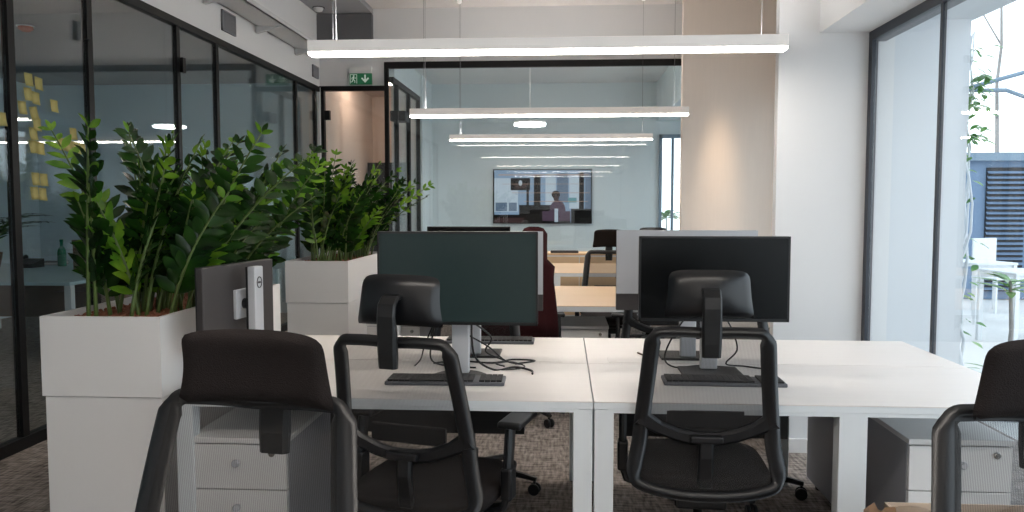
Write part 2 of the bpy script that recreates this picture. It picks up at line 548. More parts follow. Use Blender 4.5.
# big window on the right
w1 = bpy.data.objects.new('window_4', None); C.objects.link(w1); w1['kind'] = 'structure'
fr = MB()
fr.box(XR, XR + 0.09, -4, 4.62, 2.325, 2.375)
fr.box(XR, XR + 0.09, -4, 4.62, 0, 0.06)
fr.box(XR, XR + 0.032, 4.57, 4.62, 0.06, 2.325)
wm = [3.775, 2.0, 0.2, -1.6, -3.4]
for y in wm:
    fr.box(XR + 0.006, XR + 0.024, y - 0.012, y + 0.012, 0.06, 2.325)
fr.build('window_frame', M['win_frame'], w1)
ys = [4.57] + wm + [-4.0]
for i in range(len(ys) - 1):
    bx(XR + 0.010, XR + 0.020, ys[i + 1] + 0.012, ys[i] - 0.012, 0.06, 2.325).build('pane', M['glass_win'], w1)

# ------------------------------------------------------------------ ceiling and wall fittings
def vent(y0, y1, z0, z1, label):
    t = thing('air_vent', label, 'vent', (XL, (y0 + y1) / 2, z0), 0, 'wall vents above the glass')
    hy = (y1 - y0) / 2; h = z1 - z0
    bx(0, 0.006, -hy, hy, 0, h).build('backing', M['grille_dark'], t)
    f = MB()
    f.box(0.0, 0.02, -hy, hy, 0, 0.015); f.box(0, 0.02, -hy, hy, h - 0.015, h)
    f.box(0.0, 0.02, -hy, -hy + 0.015, 0, h); f.box(0, 0.02, hy - 0.015, hy, 0, h)
    f.build('frame', M['grille'], t)
    s = MB()
    n = 11
    for k in range(n):
        z = 0.02 + (h - 0.04) * (k + 0.5) / n
        s.box(0.005, 0.016, -hy + 0.015, hy - 0.015, z - 0.004, z + 0.004)
    s.build('slats', M['grille'], t)
vent(7.30, 7.60, 3.03, 3.22, 'grey louvred air vent over the glass wall, nearer and larger-looking of two')
vent(9.98, 10.2, 3.03, 3.18, 'small grey louvred air vent in the corner by the exit sign')

t = thing('cable_tray', 'long white perforated cable tray running under the ceiling along the left wall', 'cable tray', (-2.985, 6.5, 3.24))
mb = MB()
mb.box(-0.13, 0.15, -6, 3.3, 0, 0.008)
mb.box(0.135, 0.15, -6, 3.3, 0, 0.05); mb.box(-0.13, -0.118, -6, 3.3, 0, 0.09)
mb.build('tray', M['tray'], t)
for k in range(8):
    y = -5.6 + k * 1.2
    m2 = MB(); m2.poly([(-0.15, 0), (0.13, 0), (-0.15, -0.07)], lambda p, y=y: Vector((p[0], y, p[1])), (0, 0.05, 0))
    m2.build('bracket', M['tray'], t)

t = thing('smoke_detector', 'white round smoke detector on the ceiling near the cable tray', 'smoke detector', (-3.03, 9.9, 3.86))
MB().lathe([(0.06, 0), (0.06, -0.02), (0.045, -0.045), (0.02, -0.055)], n=20).build('housing', M['white_lam'], t)
MB().lathe([(0.075, 0.0), (0.075, -0.008)], n=20).build('mounting_plate', M['grille_dark'], t)

# pendant lamps
def pendant(y, label, x=-0.105):
    t = thing('pendant_lamp', label, 'lamp', (x, y + 0.055, 2.205), 0, 'linear pendant lamps')
    L = 1.245
    b = MB()
    b.box(-L, L, -0.055, 0.055, 0.022, 0.082, bev=0.003)
    b.build('body', M['lamp_body'], t)
    bx(-L + 0.004, L - 0.004, -0.050, 0.025, 0.006, 0.022, bev=0.003).build('diffuser', M['emit'], t)
    bx(-L + 0.004, L - 0.004, 0.025, 0.055, 0.008, 0.022).build('underside_trim', M['lamp_body'], t)
    bx(-L + 0.02, L - 0.02, -0.045, 0.045, 0.0800, 0.0823).build('added_uplight', M['added_uplight'], t)  # unseen glowing strip added to brighten ceiling and upper walls
    for sx in (-1.12, 1.12):
        c = MB().tube([(sx, 0, 0.082), (sx, 0, CEIL - 2.206)], 0.0015, 6).build('cable', M['wire'], t)
        MB().lathe([(0.03, CEIL - 2.206), (0.03, CEIL - 2.24), (0.012, CEIL - 2.255)], sx, 0, 14).build('ceiling_cup', M['lamp_body'], c)
    MB().tube([(-1.105, 0.01, 0.082), (-1.11, 0.012, 0.5), (-1.105, 0.01, CEIL - 2.206)], 0.0022, 6).build('power_cord', M['wire_white'], t)
    return t
pendant(4.2, 'white linear pendant lamp hanging over the nearest bench of desks')
pendant(7.2, 'white linear pendant lamp hanging over the middle of the room, second from front', -0.14)
pendant(9.87, 'white linear pendant lamp hanging just in front of the rear glass partition', -0.16)
pendant(1.2, 'white linear pendant lamp hanging over the space in front of the near chairs')
pendant(-1.8, 'white linear pendant lamp farthest behind the near chairs')

t = thing('disc_lamp', 'round glowing disc lamp hanging in the office behind the rear glass', 'lamp', (-0.48, 11.6, 2.56))
MB().lathe([(0.225, 0.0), (0.225, 0.03)], n=32).build('diffuser', M['emit_disc'], t)
MB().lathe([(0.23, 0.03), (0.23, 0.055)], n=32).build('housing', M['lamp_body'], t)
MB().tube([(0, 0, 0.06), (0, 0, 0.84)], 0.006, 8).build('rod', M['lamp_body'], t)
t = thing('corridor_lamp', 'warm linear lamp on the ceiling of the corridor beyond the door', 'lamp', (-2.7, 11.6, 3.16))
bx(-0.25, 0.25, -0.03, 0.03, 0.0, 0.02).build('diffuser', M['emit_warm'], t)
bx(-0.26, 0.26, -0.04, 0.04, 0.02, 0.04).build('housing', M['lamp_body'], t)

# exit sign
t = thing('exit_sign', 'green emergency exit sign with running figure and down arrow above the door', 'sign', (-2.60, GY - 0.06, 2.965))
bx(-0.145, 0.145, 0.0, 0.03, 0, 0.14).build('panel', M['sign_green'], t)
bx(-0.14, 0.14, 0.005, 0.06, 0.14, 0.225).build('housing', M['white_lam'], t)
def P(p): return Vector((p[0], -0.003, p[1]))
mb = MB()
mb.box(-0.135, -0.128, -0.003, 0, 0.012, 0.128)
mb.box(-0.052, -0.045, -0.003, 0, 0.012, 0.128)
mb.box(-0.135, -0.045, -0.003, 0, 0.121, 0.128)
c = [( -0.088 + 0.011 * math.cos(2 * PI * k / 12), 0.106 + 0.011 * math.sin(2 * PI * k / 12)) for k in range(12)]
mb.poly(c, P, (0, 0.003, 0))
def limb(a, b, w):
    dx, dy = b[0] - a[0], b[1] - a[1]; l = math.hypot(dx, dy); nx, ny = -dy / l * w / 2, dx / l * w / 2
    mb.poly([(a[0] + nx, a[1] + ny), (a[0] - nx, a[1] - ny), (b[0] - nx, b[1] - ny), (b[0] + nx, b[1] + ny)], P, (0, 0.003, 0))
limb((-0.09, 0.095), (-0.097, 0.058), 0.017)
limb((-0.092, 0.09), (-0.068, 0.076), 0.008); limb((-0.068, 0.076), (-0.06, 0.088), 0.007)
limb((-0.094, 0.09), (-0.115, 0.08), 0.008); limb((-0.115, 0.08), (-0.118, 0.064), 0.007)
limb((-0.094, 0.06), (-0.072, 0.048), 0.01); limb((-0.072, 0.048), (-0.075, 0.02), 0.009)
limb((-0.098, 0.06), (-0.106, 0.036), 0.01); limb((-0.106, 0.036), (-0.125, 0.03), 0.009)
mb.build('running_figure', M['sign_white'], t)
mb = MB()
mb.poly([(0.05, 0.122), (0.07, 0.122), (0.07, 0.06), (0.098, 0.088), (0.112, 0.074), (0.06, 0.02), (0.008, 0.074), (0.022, 0.088), (0.05, 0.06)], P, (0, 0.003, 0))
mb.build('arrow', M['sign_white'], t)

# sticky notes on the glass
notes = [  # y, z, tilt, label
    (4.57, 2.156, 0, 'yellow sticky note, left of the topmost pair on the meeting room glass'),
    (4.66, 2.145, -4, 'yellow sticky note, right of the topmost pair on the meeting room glass'),
    (4.56, 2.07, 2, 'yellow sticky note, left of the second pair down on the glass'),
    (4.627, 2.055, -4, 'yellow sticky note, right of the second pair down on the glass'),
    (4.505, 1.985, 2, 'yellow sticky note sticking out left below the second pair'),
    (4.80, 2.03, -2, 'lone yellow sticky note stuck out to the right, high on the glass'),
    (4.607, 1.965, 10, 'tilted yellow sticky note topping the winding column below the pairs'),
    (4.632, 1.90, -4, 'yellow sticky note in the middle of the winding column on the glass'),
    (4.595, 1.842, 2, 'yellow sticky note just above the lowest pair of the main cluster'),
    (4.59, 1.765, 1, 'yellow sticky note, left of the lowest pair of the main cluster'),
    (4.655, 1.76, -3, 'yellow sticky note, right of the lowest pair of the main cluster'),
    (4.985, 1.875, 1, 'yellow sticky note above the row of four on the right of the pane'),
    (4.86, 1.80, 2, 'yellow sticky note, first from left in the row of four'),
    (4.93, 1.795, -3, 'yellow sticky note, second from left in the row of four'),
    (5.00, 1.79, 2, 'yellow sticky note, third from left in the row of four'),
    (5.075, 1.785, -2, 'yellow sticky note, last on the right in the row of four'),
    (4.33, 1.90, 2, 'yellow sticky note on the glass at the left of the black post'),
    (4.60, 1.575, 0, 'yellow sticky note, upper left of the low block of four'),
    (4.675, 1.572, -1, 'yellow sticky note, upper right of the low block of four'),
    (4.585, 1.49, 1, 'yellow sticky note, lower left of the low block of four'),
    (4.66, 1.485, -2, 'yellow sticky note, lower right of the low block of four'),
]
for y, z, a, lab in notes:
    def nf(u, v):
        return Vector((0.001 + 0.008 * (1 - v) ** 2, (u - 0.5) * 0.072, (v - 0.5) * 0.076))
    mb = MB(); mb.grid(nf, 2, 4)
    bmesh.ops.solidify(mb.bm, geom=list(mb.bm.faces), thickness=0.0008)
    o = mb.build('sticky_note', M['postit'])
    o.location = (XL + 0.008, y, z)
    o.rotation_euler = (R(a), 0, 0)
    tag(o, lab, 'sticky note', 'yellow sticky notes on the meeting room glass')

# ------------------------------------------------------------------ desks
DT = 0.74
def make_desk(label, x0, x1, y0, y1, front, legs, top_m, flap=None, group=None, tray=None):
    """front: +1 when the user sits at y1, -1 when at y0"""
    cx, cy = (x0 + x1) / 2, (y0 + y1) / 2
    t = thing('desk', label, 'desk', (cx, cy, 0), 0, group)
    hx, hy = (x1 - x0) / 2, (y1 - y0) / 2
    e = 0.002
    bx(-hx + e, hx - e, -hy + e, hy - e, DT - 0.004, DT, bev=0.001, seg=1).build('desktop', top_m, t)
    bx(-hx + e, hx - e, -hy + e, hy - e, DT - 0.026, DT - 0.0045).build('desktop_edge', M['desk_edge'], t)
    bm_ = MB()
    yb = front * (hy - 0.012)
    bm_.box(-hx + 0.05, hx - 0.05, yb - 0.008, yb + 0.008, DT - 0.040, DT - 0.027)
    bm_.box(-hx + 0.05, hx - 0.05, -front * (hy - 0.06) - 0.02, -front * (hy - 0.06) + 0.02, DT - 0.066, DT - 0.028)
    bm_.build('beam', M['white_metal'], t)
    for lx, lw in legs:
        l = MB()
        x = lx - cx
        ya = front * (hy - 0.035)
        l.box(x - lw / 2, x + lw / 2, ya - 0.03, ya + 0.03, 0.012, DT - 0.028, bev=0.003)
        yc = -front * (hy - 0.04)
        l.box(x - lw / 2, x + lw / 2, yc - 0.02, yc + 0.02, DT - 0.2, DT - 0.028)
        l.box(x - lw / 2 + 0.008, x + lw / 2 - 0.008, min(ya, yc), max(ya, yc), DT - 0.066, DT - 0.028)
        lo = l.build('leg', M['white_metal'], t)
        MB().lathe([(0.022, 0), (0.022, 0.012)], x, ya, 12).build('foot', M['black'], lo)
    if tray:
        m_ = MB()
        ty = -front * (hy - 0.05)
        a_, b_ = tray[0] - cx, tray[1] - cx
        m_.box(a_, b_, ty - 0.05, ty + 0.05, 0.455, 0.463)
        m_.box(a_, b_, ty - 0.05, ty - 0.044, 0.463, 0.66); m_.box(a_, b_, ty + 0.044, ty + 0.05, 0.463, 0.60)
        for q in (a_ + 0.02, b_ - 0.04, (a_ + b_) / 2):
            m_.box(q, q + 0.02, ty - 0.044, ty - 0.040, 0.463, DT - 0.027)
        m_.build('cable_basket', M['black'], t)
    if flap:
        for fx0, fx1 in flap:
            yf = -front * (hy - 0.085)
            bx(fx0 - cx, fx1 - cx, yf - 0.062, yf + 0.062, DT, DT + 0.0015).build('cable_flap', top_m, t)
    return t

SX = 0.108
B1F, B1M, B1B = 2.745, 3.415, 4.085
g1 = 'white desks of the nearest bench'
make_desk('long white desk in front at left, next to the big planter', -1.39, SX, B1F, B1M, -1, [(-1.355, 0.062), (SX - 0.037, 0.067)], M['desk_top'], None, g1, (-1.0, -0.16))
make_desk('long white desk in front at right, next to the big window', SX, SX + 1.588, B1F, B1M, -1, [(SX + 0.037, 0.067), (0.99, 0.095)], M['desk_top'], None, g1, (0.26, 0.93))
make_desk('white desk behind the front left desk, facing it', SX - 1.60, SX, B1M, B1B, 1, [(-1.325, 0.067), (SX - 0.037, 0.067)], M['desk_top'], [(-1.4, 0.0)], g1)
make_desk('white desk behind the front right desk, facing it by the window', SX, SX + 1.588, B1M, B1B, 1, [(SX + 0.037, 0.067), (1.1, 0.067)], M['desk_top'], [(0.2, 1.6)], g1)
B2F, B2M, B2B = 5.38, 6.045, 6.715
g2 = 'light oak desks of the second bench'
make_desk('light oak desk of the second bench, beside the second planter', -1.22, -0.26, B2F, B2M, -1, [(-1.15, 0.067), (-0.30, 0.067)], M['oak'], None, g2)
make_desk('light oak desk seen between the two big monitors, nearer half', -0.26, 1.05, B2F, B2M, -1, [(-0.10, 0.067), (0.98, 0.067)], M['oak'], None, g2)
make_desk('light oak desk facing the one beside the second planter', -1.22, -0.26, B2M, B2B, 1, [(-1.15, 0.067), (-0.30, 0.067)], M['oak'], None, g2)
make_desk('light oak desk seen between the two big monitors, farther half', -0.26, 1.05, B2M, B2B, 1, [(-0.22, 0.067), (0.98, 0.067)], M['oak'], None, g2)
g3 = 'light oak desks of the third bench'
make_desk('light oak desk of the third bench, nearer half by the rear glass', -0.9, 0.9, 8.03, 8.70, -1, [(-0.06, 0.067), (0.85, 0.067)], M['oak'], None, g3)
make_desk('light oak desk of the third bench, farther half by the rear glass', -0.9, 0.9, 8.70, 9.37, 1, [(-0.85, 0.067), (0.85, 0.067)], M['oak'], None, g3)

# low sideboard in front of the rear glass
t = thing('sideboard', 'low pale wood sideboard standing against the rear glass partition', 'cabinet', (0.1, 9.95, 0))
bx(-0.9, 0.6, -0.2, 0.2, 0.06, 0.81).build('body', M['white_lam'], t)
bx(-0.91, 0.61, -0.21, 0.21, 0.81, 0.835, bev=0.003).build('top', M['oak'], t)
for k in range(3):
    d = bx(-0.895 + k * 0.5, -0.405 + k * 0.5, -0.215, -0.2, 0.08, 0.79, bev=0.002).build('door', M['oak'], t)
    MB().tube([(-0.45 + k * 0.5, -0.23, 0.55), (-0.45 + k * 0.5, -0.23, 0.65)], 0.006, 8).build('handle', M['chrome'], d)
bx(-0.85, 0.55, -0.15, 0.18, 0, 0.06).build('plinth', M['black'], t)
t = thing('laptop', 'closed black laptop lying on the low sideboard by the rear glass', 'laptop', (0.02, 9.88, 0.836))
bx(-0.17, 0.17, -0.11, 0.11, 0.0, 0.012, bev=0.004).build('base', M['black'], t)
bx(-0.17, 0.17, -0.11, 0.11, 0.0125, 0.022, bev=0.004).build('lid', M['black'], t)

# ------------------------------------------------------------------ drawer pedestals
def pedestal(label, x0, x1, y0, y1, h, front, knob=True):
    cx, cy = (x0 + x1) / 2, (y0 + y1) / 2
    t = thing('drawer_pedestal', label, 'drawer unit', (cx, cy, 0), 0 if front < 0 else PI, 'white drawer pedestals under the desks')
    hx, hy = (x1 - x0) / 2, (y1 - y0) / 2
    bx(-hx, hx, -hy + 0.02, hy, 0.05, h - 0.02).build('body', M['grey_lam'], t)
    bx(-hx - 0.003, hx + 0.003, -hy - 0.004, hy, h - 0.02, h, bev=0.002).build('top', M['white_lam'], t)
    zs = [0.06, 0.235, 0.395, h - 0.024]
    for k in range(3):
        d = bx(-hx + 0.002, hx - 0.002, -hy, -hy + 0.019, zs[k] + 0.002, zs[k + 1] - 0.002, bev=0.002).build('drawer', M['white_lam'], t)
        zc = (zs[k] + zs[k + 1]) / 2
        rot = Matrix.Translation((0, -hy, zc + 0.02)) @ Matrix.Rotation(PI / 2, 4, 'X')
        MB().lathe([(0.006, 0.0), (0.006, 0.014), (0.013, 0.016), (0.014, 0.026), (0.010, 0.030)], n=16, mtx=rot).build('knob', M['silver_plastic'], d)
    rot = Matrix.Translation((hx - 0.055, -hy, h - 0.055)) @ Matrix.Rotation(PI / 2, 4, 'X')
    l = MB().lathe([(0.012, 0.0), (0.012, 0.006), (0.009, 0.008)], n=16, mtx=rot).build('lock', M['chrome'], t)
    w = MB()
    for sx in (-1, 1):
        for sy in (-1, 1):
            w.lathe([(0.02, 0.0), (0.02, 0.05)], sx * (hx - 0.05), sy * (hy - 0.06), 10)
    w.build('casters', M['black'], t)
    return t
pedestal('white drawer pedestal seen through the near left chair frame', -1.345, -0.985, 2.76, 3.30, 0.585, -1)
pedestal('white drawer pedestal under the front right desk by the window', 1.24, 1.60, 2.90, 3.40, 0.585, -1)
pedestal('white drawer pedestal under the rear right desk, its plain side showing', 1.235, 1.60, 3.56, 4.07, 0.585, 1)
pedestal('white drawer pedestal below the second bench, right of second planter', -1.385, -1.005, 5.54, 6.03, 0.585, -1)
pedestal('white drawer pedestal under the light oak desk between the big monitors', -0.03, 0.315, 5.50, 6.0, 0.585, -1)

# ------------------------------------------------------------------ planters
def planter(label, x0, x1, y0, y1, seam):
    cx, cy = (x0 + x1) / 2, (y0 + y1) / 2
    t = thing('planter', label, 'planter', (cx, cy, 0), 0, 'white cabinet planters')
    hx, hy = (x1 - x0) / 2, (y1 - y0) / 2
    b = MB()
    b.box(-hx + 0.008, hx - 0.004, -hy + 0.008, hy - 0.004, 0.0, seam - 0.004)
    b.build('cabinet', M['white_lam'], t)
    p = MB()
    w = 0.016
    p.box(-hx, hx, -hy, -hy + w, seam, 1.0); p.box(-hx, hx, hy - w, hy, seam, 1.0)
    p.box(-hx, -hx + w, -hy + w, hy - w, seam, 1.0); p.box(hx - w, hx, -hy + w, hy - w, seam, 1.0)
    p.box(-hx + w, hx - w, -hy + w, hy - w, seam, seam + 0.02)
    p.build('planter_box', M['white_lam'], t)
    return t
PL1 = (-1.975, -1.505, 2.885, 4.16)
PL2 = (-2.085, -1.605, 5.88, 7.12)
planter('large white planter cabinet at left beside the front desk', *PL1, 0.695)
planter('smaller-looking white planter cabinet farther back along the glass wall', *PL2, 0.685)

def pebbles(label, x0, x1, y0, y1, n, seed):
    rnd = random.Random(seed)
    mb = MB()
    x0 += 0.018; x1 -= 0.018; y0 += 0.018; y1 -= 0.018
    mb.box(x0, x1, y0, y1, 0.93, 0.962)
    for i in range(n):
        x, y = rnd.uniform(x0 + 0.012, x1 - 0.012), rnd.uniform(y0 + 0.012, y1 - 0.012)
        r = rnd.uniform(0.007, 0.012)
        mtx = Matrix.Translation((x, y, 0.965 + rnd.uniform(0, 0.012))) @ Matrix.Rotation(rnd.uniform(0, 3), 4, Vector((rnd.random(), rnd.random(), rnd.random() + 0.1)))
        bmesh.ops.create_icosphere(mb.bm, subdivisions=1, radius=r, matrix=mtx @ Matrix.Diagonal((1, rnd.uniform(0.7, 1.1), rnd.uniform(0.6, 0.9), 1)))
    o = mb.build('clay_pebbles', M['pebble'], None, ((x0 + x1) / 2, (y0 + y1) / 2, 0.93))
    return tag(o, label, 'pebbles', None, 'stuff')
pebbles('reddish clay pebbles filling the large front planter', *PL1, 2600, 3)
pebbles('reddish clay pebbles filling the farther planter', *PL2, 1800, 4)

def leaflet(mb, base, d, n, L, W, young):
    """pointed oval leaflet folded along its midrib"""
    d = d.normalized()
    s = d.cross(n).normalized()
    n = s.cross(d).normalized()
    prof = [(0.0, 0.06), (0.18, 0.62), (0.42, 1.0), (0.68, 0.86), (0.88, 0.42), (1.0, 0.02)]
    bm = mb.bm
    L3 = []
    for (t, w) in prof:
        c = base + d * (L * t) - n * (0.16 * L * t * t)
        a = bm.verts.new(c + s * (W * w / 2) + n * (0.12 * W * w))
        m = bm.verts.new(c)
        b = bm.verts.new(c - s * (W * w / 2) + n * (0.12 * W * w))
        L3.append((a, m, b))
    for i in range(len(L3) - 1):
        p, q = L3[i], L3[i + 1]
        mb._f([p[0], p[1], q[1], q[0]], True)
        mb._f([p[1], p[2], q[2], q[1]], True)

def zz_plant(label, base_pts, n_stems, hmin, hmax, lean, seed, group, bounds):
    rnd = random.Random(seed)
    cx = sum(p[0] for p in base_pts) / len(base_pts)
    cy = sum(p[1] for p in base_pts) / len(base_pts)
    t = thing('zz_plant', label, 'plant', (cx, cy, 0.965), 0, group)
    st = MB(); lf = MB(); lf.mats = [M['leaf'], M['leaf_young']]
    for k in range(n_stems):
        bxp = rnd.choice(base_pts)
        bx_, by_ = bxp[0] + rnd.uniform(-0.09, 0.09) - cx, bxp[1] + rnd.uniform(-0.13, 0.13) - cy
        H = rnd.uniform(hmin, hmax)
        az = 2.39996 * k + rnd.uniform(-0.5, 0.5)
        if math.cos(az) < -0.2 and k % 2: az = PI - az
        ln = lean * rnd.uniform(0.25, 1.0)
        if math.cos(az) < -0.3 or math.sin(az) < -0.6: ln *= 0.55
        if k % 5 == 0: ln *= 1.35
        out = Vector((math.cos(az), math.sin(az), 0))
        N = 12
        pts = []
        for i in range(N + 1):
            u = i / N
            p = Vector((bx_, by_, -0.01)) + out * (ln * H * (0.5 * u + 0.75 * u * u)) + Vector((0, 0, H * (u - 0.10 * ln * u * u)))
            pts.append(p)
        st.tube(pts, [0.0085 - 0.006 * i / N for i in range(N + 1)], 6)
        young = rnd.random() < 0.16
        rollv = rnd.uniform(0, PI)
        npair = rnd.randint(12, 16)
        for i in range(npair):
            u = 0.21 + 0.79 * (i + rnd.uniform(-0.2, 0.2)) / (npair - 1)
            u = min(max(u, 0.2), 1.0)
            f = u * N; j = min(int(f), N - 1)
            pos = pts[j].lerp(pts[j + 1], f - j)
            T = (pts[j + 1] - pts[j]).normalized()
            side = T.cross(out if abs(T.dot(out)) < 0.95 else Vector((0, 0, 1))).normalized()
            nrm = side.cross(T).normalized()
            side2 = side * math.cos(rollv * 0.5 - 0.4) + nrm * math.sin(rollv * 0.5 - 0.4)
            nrm2 = T.cross(side2).normalized()
            if nrm2.z < 0: nrm2 = -nrm2
            sz = (0.104 if u < 0.75 else 0.104 - 0.045 * (u - 0.75) / 0.25) * rnd.uniform(0.85, 1.15)
            lf.cur = 1 if (young or (u > 0.88 and rnd.random() < 0.35)) else 0
            for sg in (-1, 1):
                ang = R(rnd.uniform(26, 54))
                d = side2 * (sg * math.cos(ang)) + T * math.sin(ang) + nrm2 * rnd.uniform(-0.35, 0.45)
                leaflet(lf, pos, d, nrm2 + T * 0.2 + side2 * sg * rnd.uniform(-0.35, 0.1), sz, sz * rnd.uniform(0.36, 0.47), young)
        lf.cur = 1 if young or rnd.random() < 0.4 else 0
        leaflet(lf, pts[-1], T + nrm2 * 0.1, nrm2, 0.05, 0.02, young)
    st.build('stems', M['stem'], t)
    lf.build('foliage', None, t, recalc=False)
    return t
gz = 'glossy green plants in the white planters'
zz_plant('tall dense green plant filling the near half of the large planter', [(-1.77, 3.12), (-1.64, 3.2), (-1.72, 3.36)], 36, 0.46, 0.80, 0.50, 11, gz, None)
zz_plant('green plant in the far half of the large planter, behind the turned monitor', [(-1.72, 3.75), (-1.66, 3.95), (-1.80, 3.85)], 34, 0.42, 0.78, 0.52, 12, gz, None)
zz_plant('bushy green plant at the left of the farther planter', [(-1.88, 6.1), (-1.80, 6.35)], 36, 0.42, 0.88, 0.50, 13, gz, None)
zz_plant('green plant at the right of the farther planter, peeking over the left monitor', [(-1.74, 6.75), (-1.78, 6.95)], 32, 0.42, 0.72, 0.75, 14, gz, None)

# ------------------------------------------------------------------ office chair
def make_chair(label):
    t = thing('office_chair', label, 'chair', (0, 0, 0), 0, 'black mesh office chairs with headrests')
    def yb(z):
        if z > 0.62: return -0.205 - 0.085 * ((z - 0.62) / 0.38) ** 1.4
        return -0.205 - 0.02 * ((0.62 - z) / 0.16) ** 2
    def hw(z):
        u = (z - 0.46) / 0.54
        return 0.254 - 0.058 * max(0, u) ** 0.9
    # frame loop
    pts = []
    def P3(x, z): return Vector((x, yb(z), z))
    right = []
    right += [(0.0, 0.430), (0.06, 0.431), (0.12, 0.437), (0.17, 0.446), (0.208, 0.457), (0.230, 0.468), (0.240, 0.486), (0.241, 0.52)]
    for z in (0.60, 0.66, 0.72, 0.80, 0.88, 0.95):
        right.append((hw(z) - 0.012, z))
    right += [(hw(0.98) - 0.012, 0.968), (hw(1.0) - 0.017, 0.988), (hw(1.0) - 0.031, 1.000), (hw(1.0) - 0.055, 1.002), (0.08, 1.003)]
    loop = right + [(0.0, 1.0)] + [(-x, z) for x, z in reversed(right)][:-1]
    loop3 = [P3(x, z) for x, z in loop]
    wid = [0.040 if z < 0.5 else (0.036 if z > 0.985 else 0.054) for x, z in loop]
    f = MB()
    fine, fw = [], []
    n_ = len(loop3)
    for i in range(n_):
        p0, p1, p2, p3 = loop3[i - 1], loop3[i], loop3[(i + 1) % n_], loop3[(i + 2) % n_]
        sub = 3 if (p2 - p1).length > 0.012 else 2
        for k in range(sub):
            u = k / sub
            fine.append(0.5 * (2 * p1 + (p2 - p0) * u + (2 * p0 - 5 * p1 + 4 * p2 - p3) * u * u + (3 * p1 - p0 - 3 * p2 + p3) * u ** 3))
            fw.append(wid[i] * (1 - u) + wid[(i + 1) % n_] * u)
    f.ribbon(fine, lambda i, tg: tg.cross(Vector((0, 1, 0))), fw, 0.030, closed=True, rnd=0.5, smooth=True)
    # lumbar cross bar flowing out of the posts
    xs = [-0.222, -0.20, -0.16, -0.10, -0.05, 0, 0.05, 0.10, 0.16, 0.20, 0.222]
    cb = [P3(x, 0.622 + 0.075 * (abs(x) / 0.22) ** 2.2) for x in xs]
    f.ribbon(cb, lambda i, tg: tg.cross(Vector((0, 1, 0))), [0.07, 0.055, 0.046, 0.044, 0.044, 0.046, 0.044, 0.044, 0.046, 0.055, 0.07], 0.028, rnd=0.35)
    f.build('back_frame', M['frame_plastic'], t)
    # stretched mesh
    m = MB()
    def mf(u, v):
        z = 0.448 + v * 0.542
        w = hw(z) - 0.02
        x = (u * 2 - 1) * w
        return Vector((x, yb(z) + 0.016 - 0.012 * (1 - (x / w) ** 2), z))
    m.grid(mf, 12, 18)
    m.build('back_mesh', M['mesh'], t)
    # lumbar support seen through the mesh
    l = MB()
    l.ribbon([Vector((x, yb(0.685) + 0.028 + 0.1 * x * x, 0.685)) for x in (-0.13, -0.07, 0, 0.07, 0.13)], lambda i, tg: Vector((0, 0, 1)), 0.06, 0.012)
    l.build('lumbar_support', M['black'], t)
    # spine to the mechanism
    s = MB()
    s.ribbon([Vector((0, yb(0.63) - 0.005, 0.638)), Vector((0, -0.215, 0.56)), Vector((0, -0.2, 0.46)), Vector((0, -0.14, 0.405)), Vector((0, -0.05, 0.395))], lambda i, tg: Vector((1, 0, 0)), [0.05, 0.05, 0.055, 0.07, 0.10], 0.026)
    s.box(-0.055, 0.055, -0.245, -0.212, 0.615, 0.640, bev=0.006)
    s.build('spine', M['frame_plastic'], t)
    # seat
    st = MB()
    rings = []
    def ring(sx, sy, z, n=36):
        r = []
        for k in range(n):
            a = 2 * PI * k / n
            ca, sa = math.cos(a), math.sin(a)
            r.append(Vector((sx * math.copysign(abs(ca) ** 0.5, ca), 0.03 + sy * math.copysign(abs(sa) ** 0.5, sa), z)))
        return r
    for sx, sy, z in ((0.20, 0.19, 0.425), (0.232, 0.222, 0.43), (0.246, 0.236, 0.448), (0.246, 0.236, 0.468), (0.235, 0.226, 0.486), (0.20, 0.19, 0.494), (0.10, 0.09, 0.492)):
        rings.append(ring(sx, sy, z))
    st.rings(rings)
    st.build('seat', M['fabric'], t)
    pan = MB()
    pan.rings([ring(0.14, 0.13, 0.385), ring(0.2, 0.19, 0.40), ring(0.225, 0.21, 0.424)])
    pan.build('seat_pan', M['black'], t)
    mech = MB()
    mech.box(-0.09, 0.09, -0.11, 0.14, 0.335, 0.386, bev=0.012)
    mech.build('tilt_mechanism', M['black'], t)
    MB().tube([(0.08, 0.05, 0.365), (0.2, 0.06, 0.37), (0.235, 0.06, 0.372)], [0.007, 0.007, 0.011], 8).build('lever', M['black'], t)
    # gas column and base
    MB().lathe([(0.03, 0.075), (0.03, 0.20), (0.0295, 0.20), (0.016, 0.205), (0.016, 0.34)], n=18).build('gas_column', M['black'], t)
    b = MB()
    b.lathe([(0.045, 0.07), (0.05, 0.08), (0.05, 0.12), (0.035, 0.13)], n=20)
    for k in range(5):
        a = 2 * PI * k / 5 + PI / 2 + 0.03
        d = Vector((math.cos(a), math.sin(a), 0))
        pp = [d * 0.03 + Vector((0, 0, 0.108)), d * 0.15 + Vector((0, 0, 0.105)), d * 0.27 + Vector((0, 0, 0.088)), d * 0.335 + Vector((0, 0, 0.076))]
        b.ribbon(pp, lambda i, tg, d=d: Vector((-d.y, d.x, 0)), [0.055, 0.045, 0.036, 0.030], [0.034, 0.03, 0.024, 0.02], rnd=0.35)
    b.build('star_base', M['black'], t)
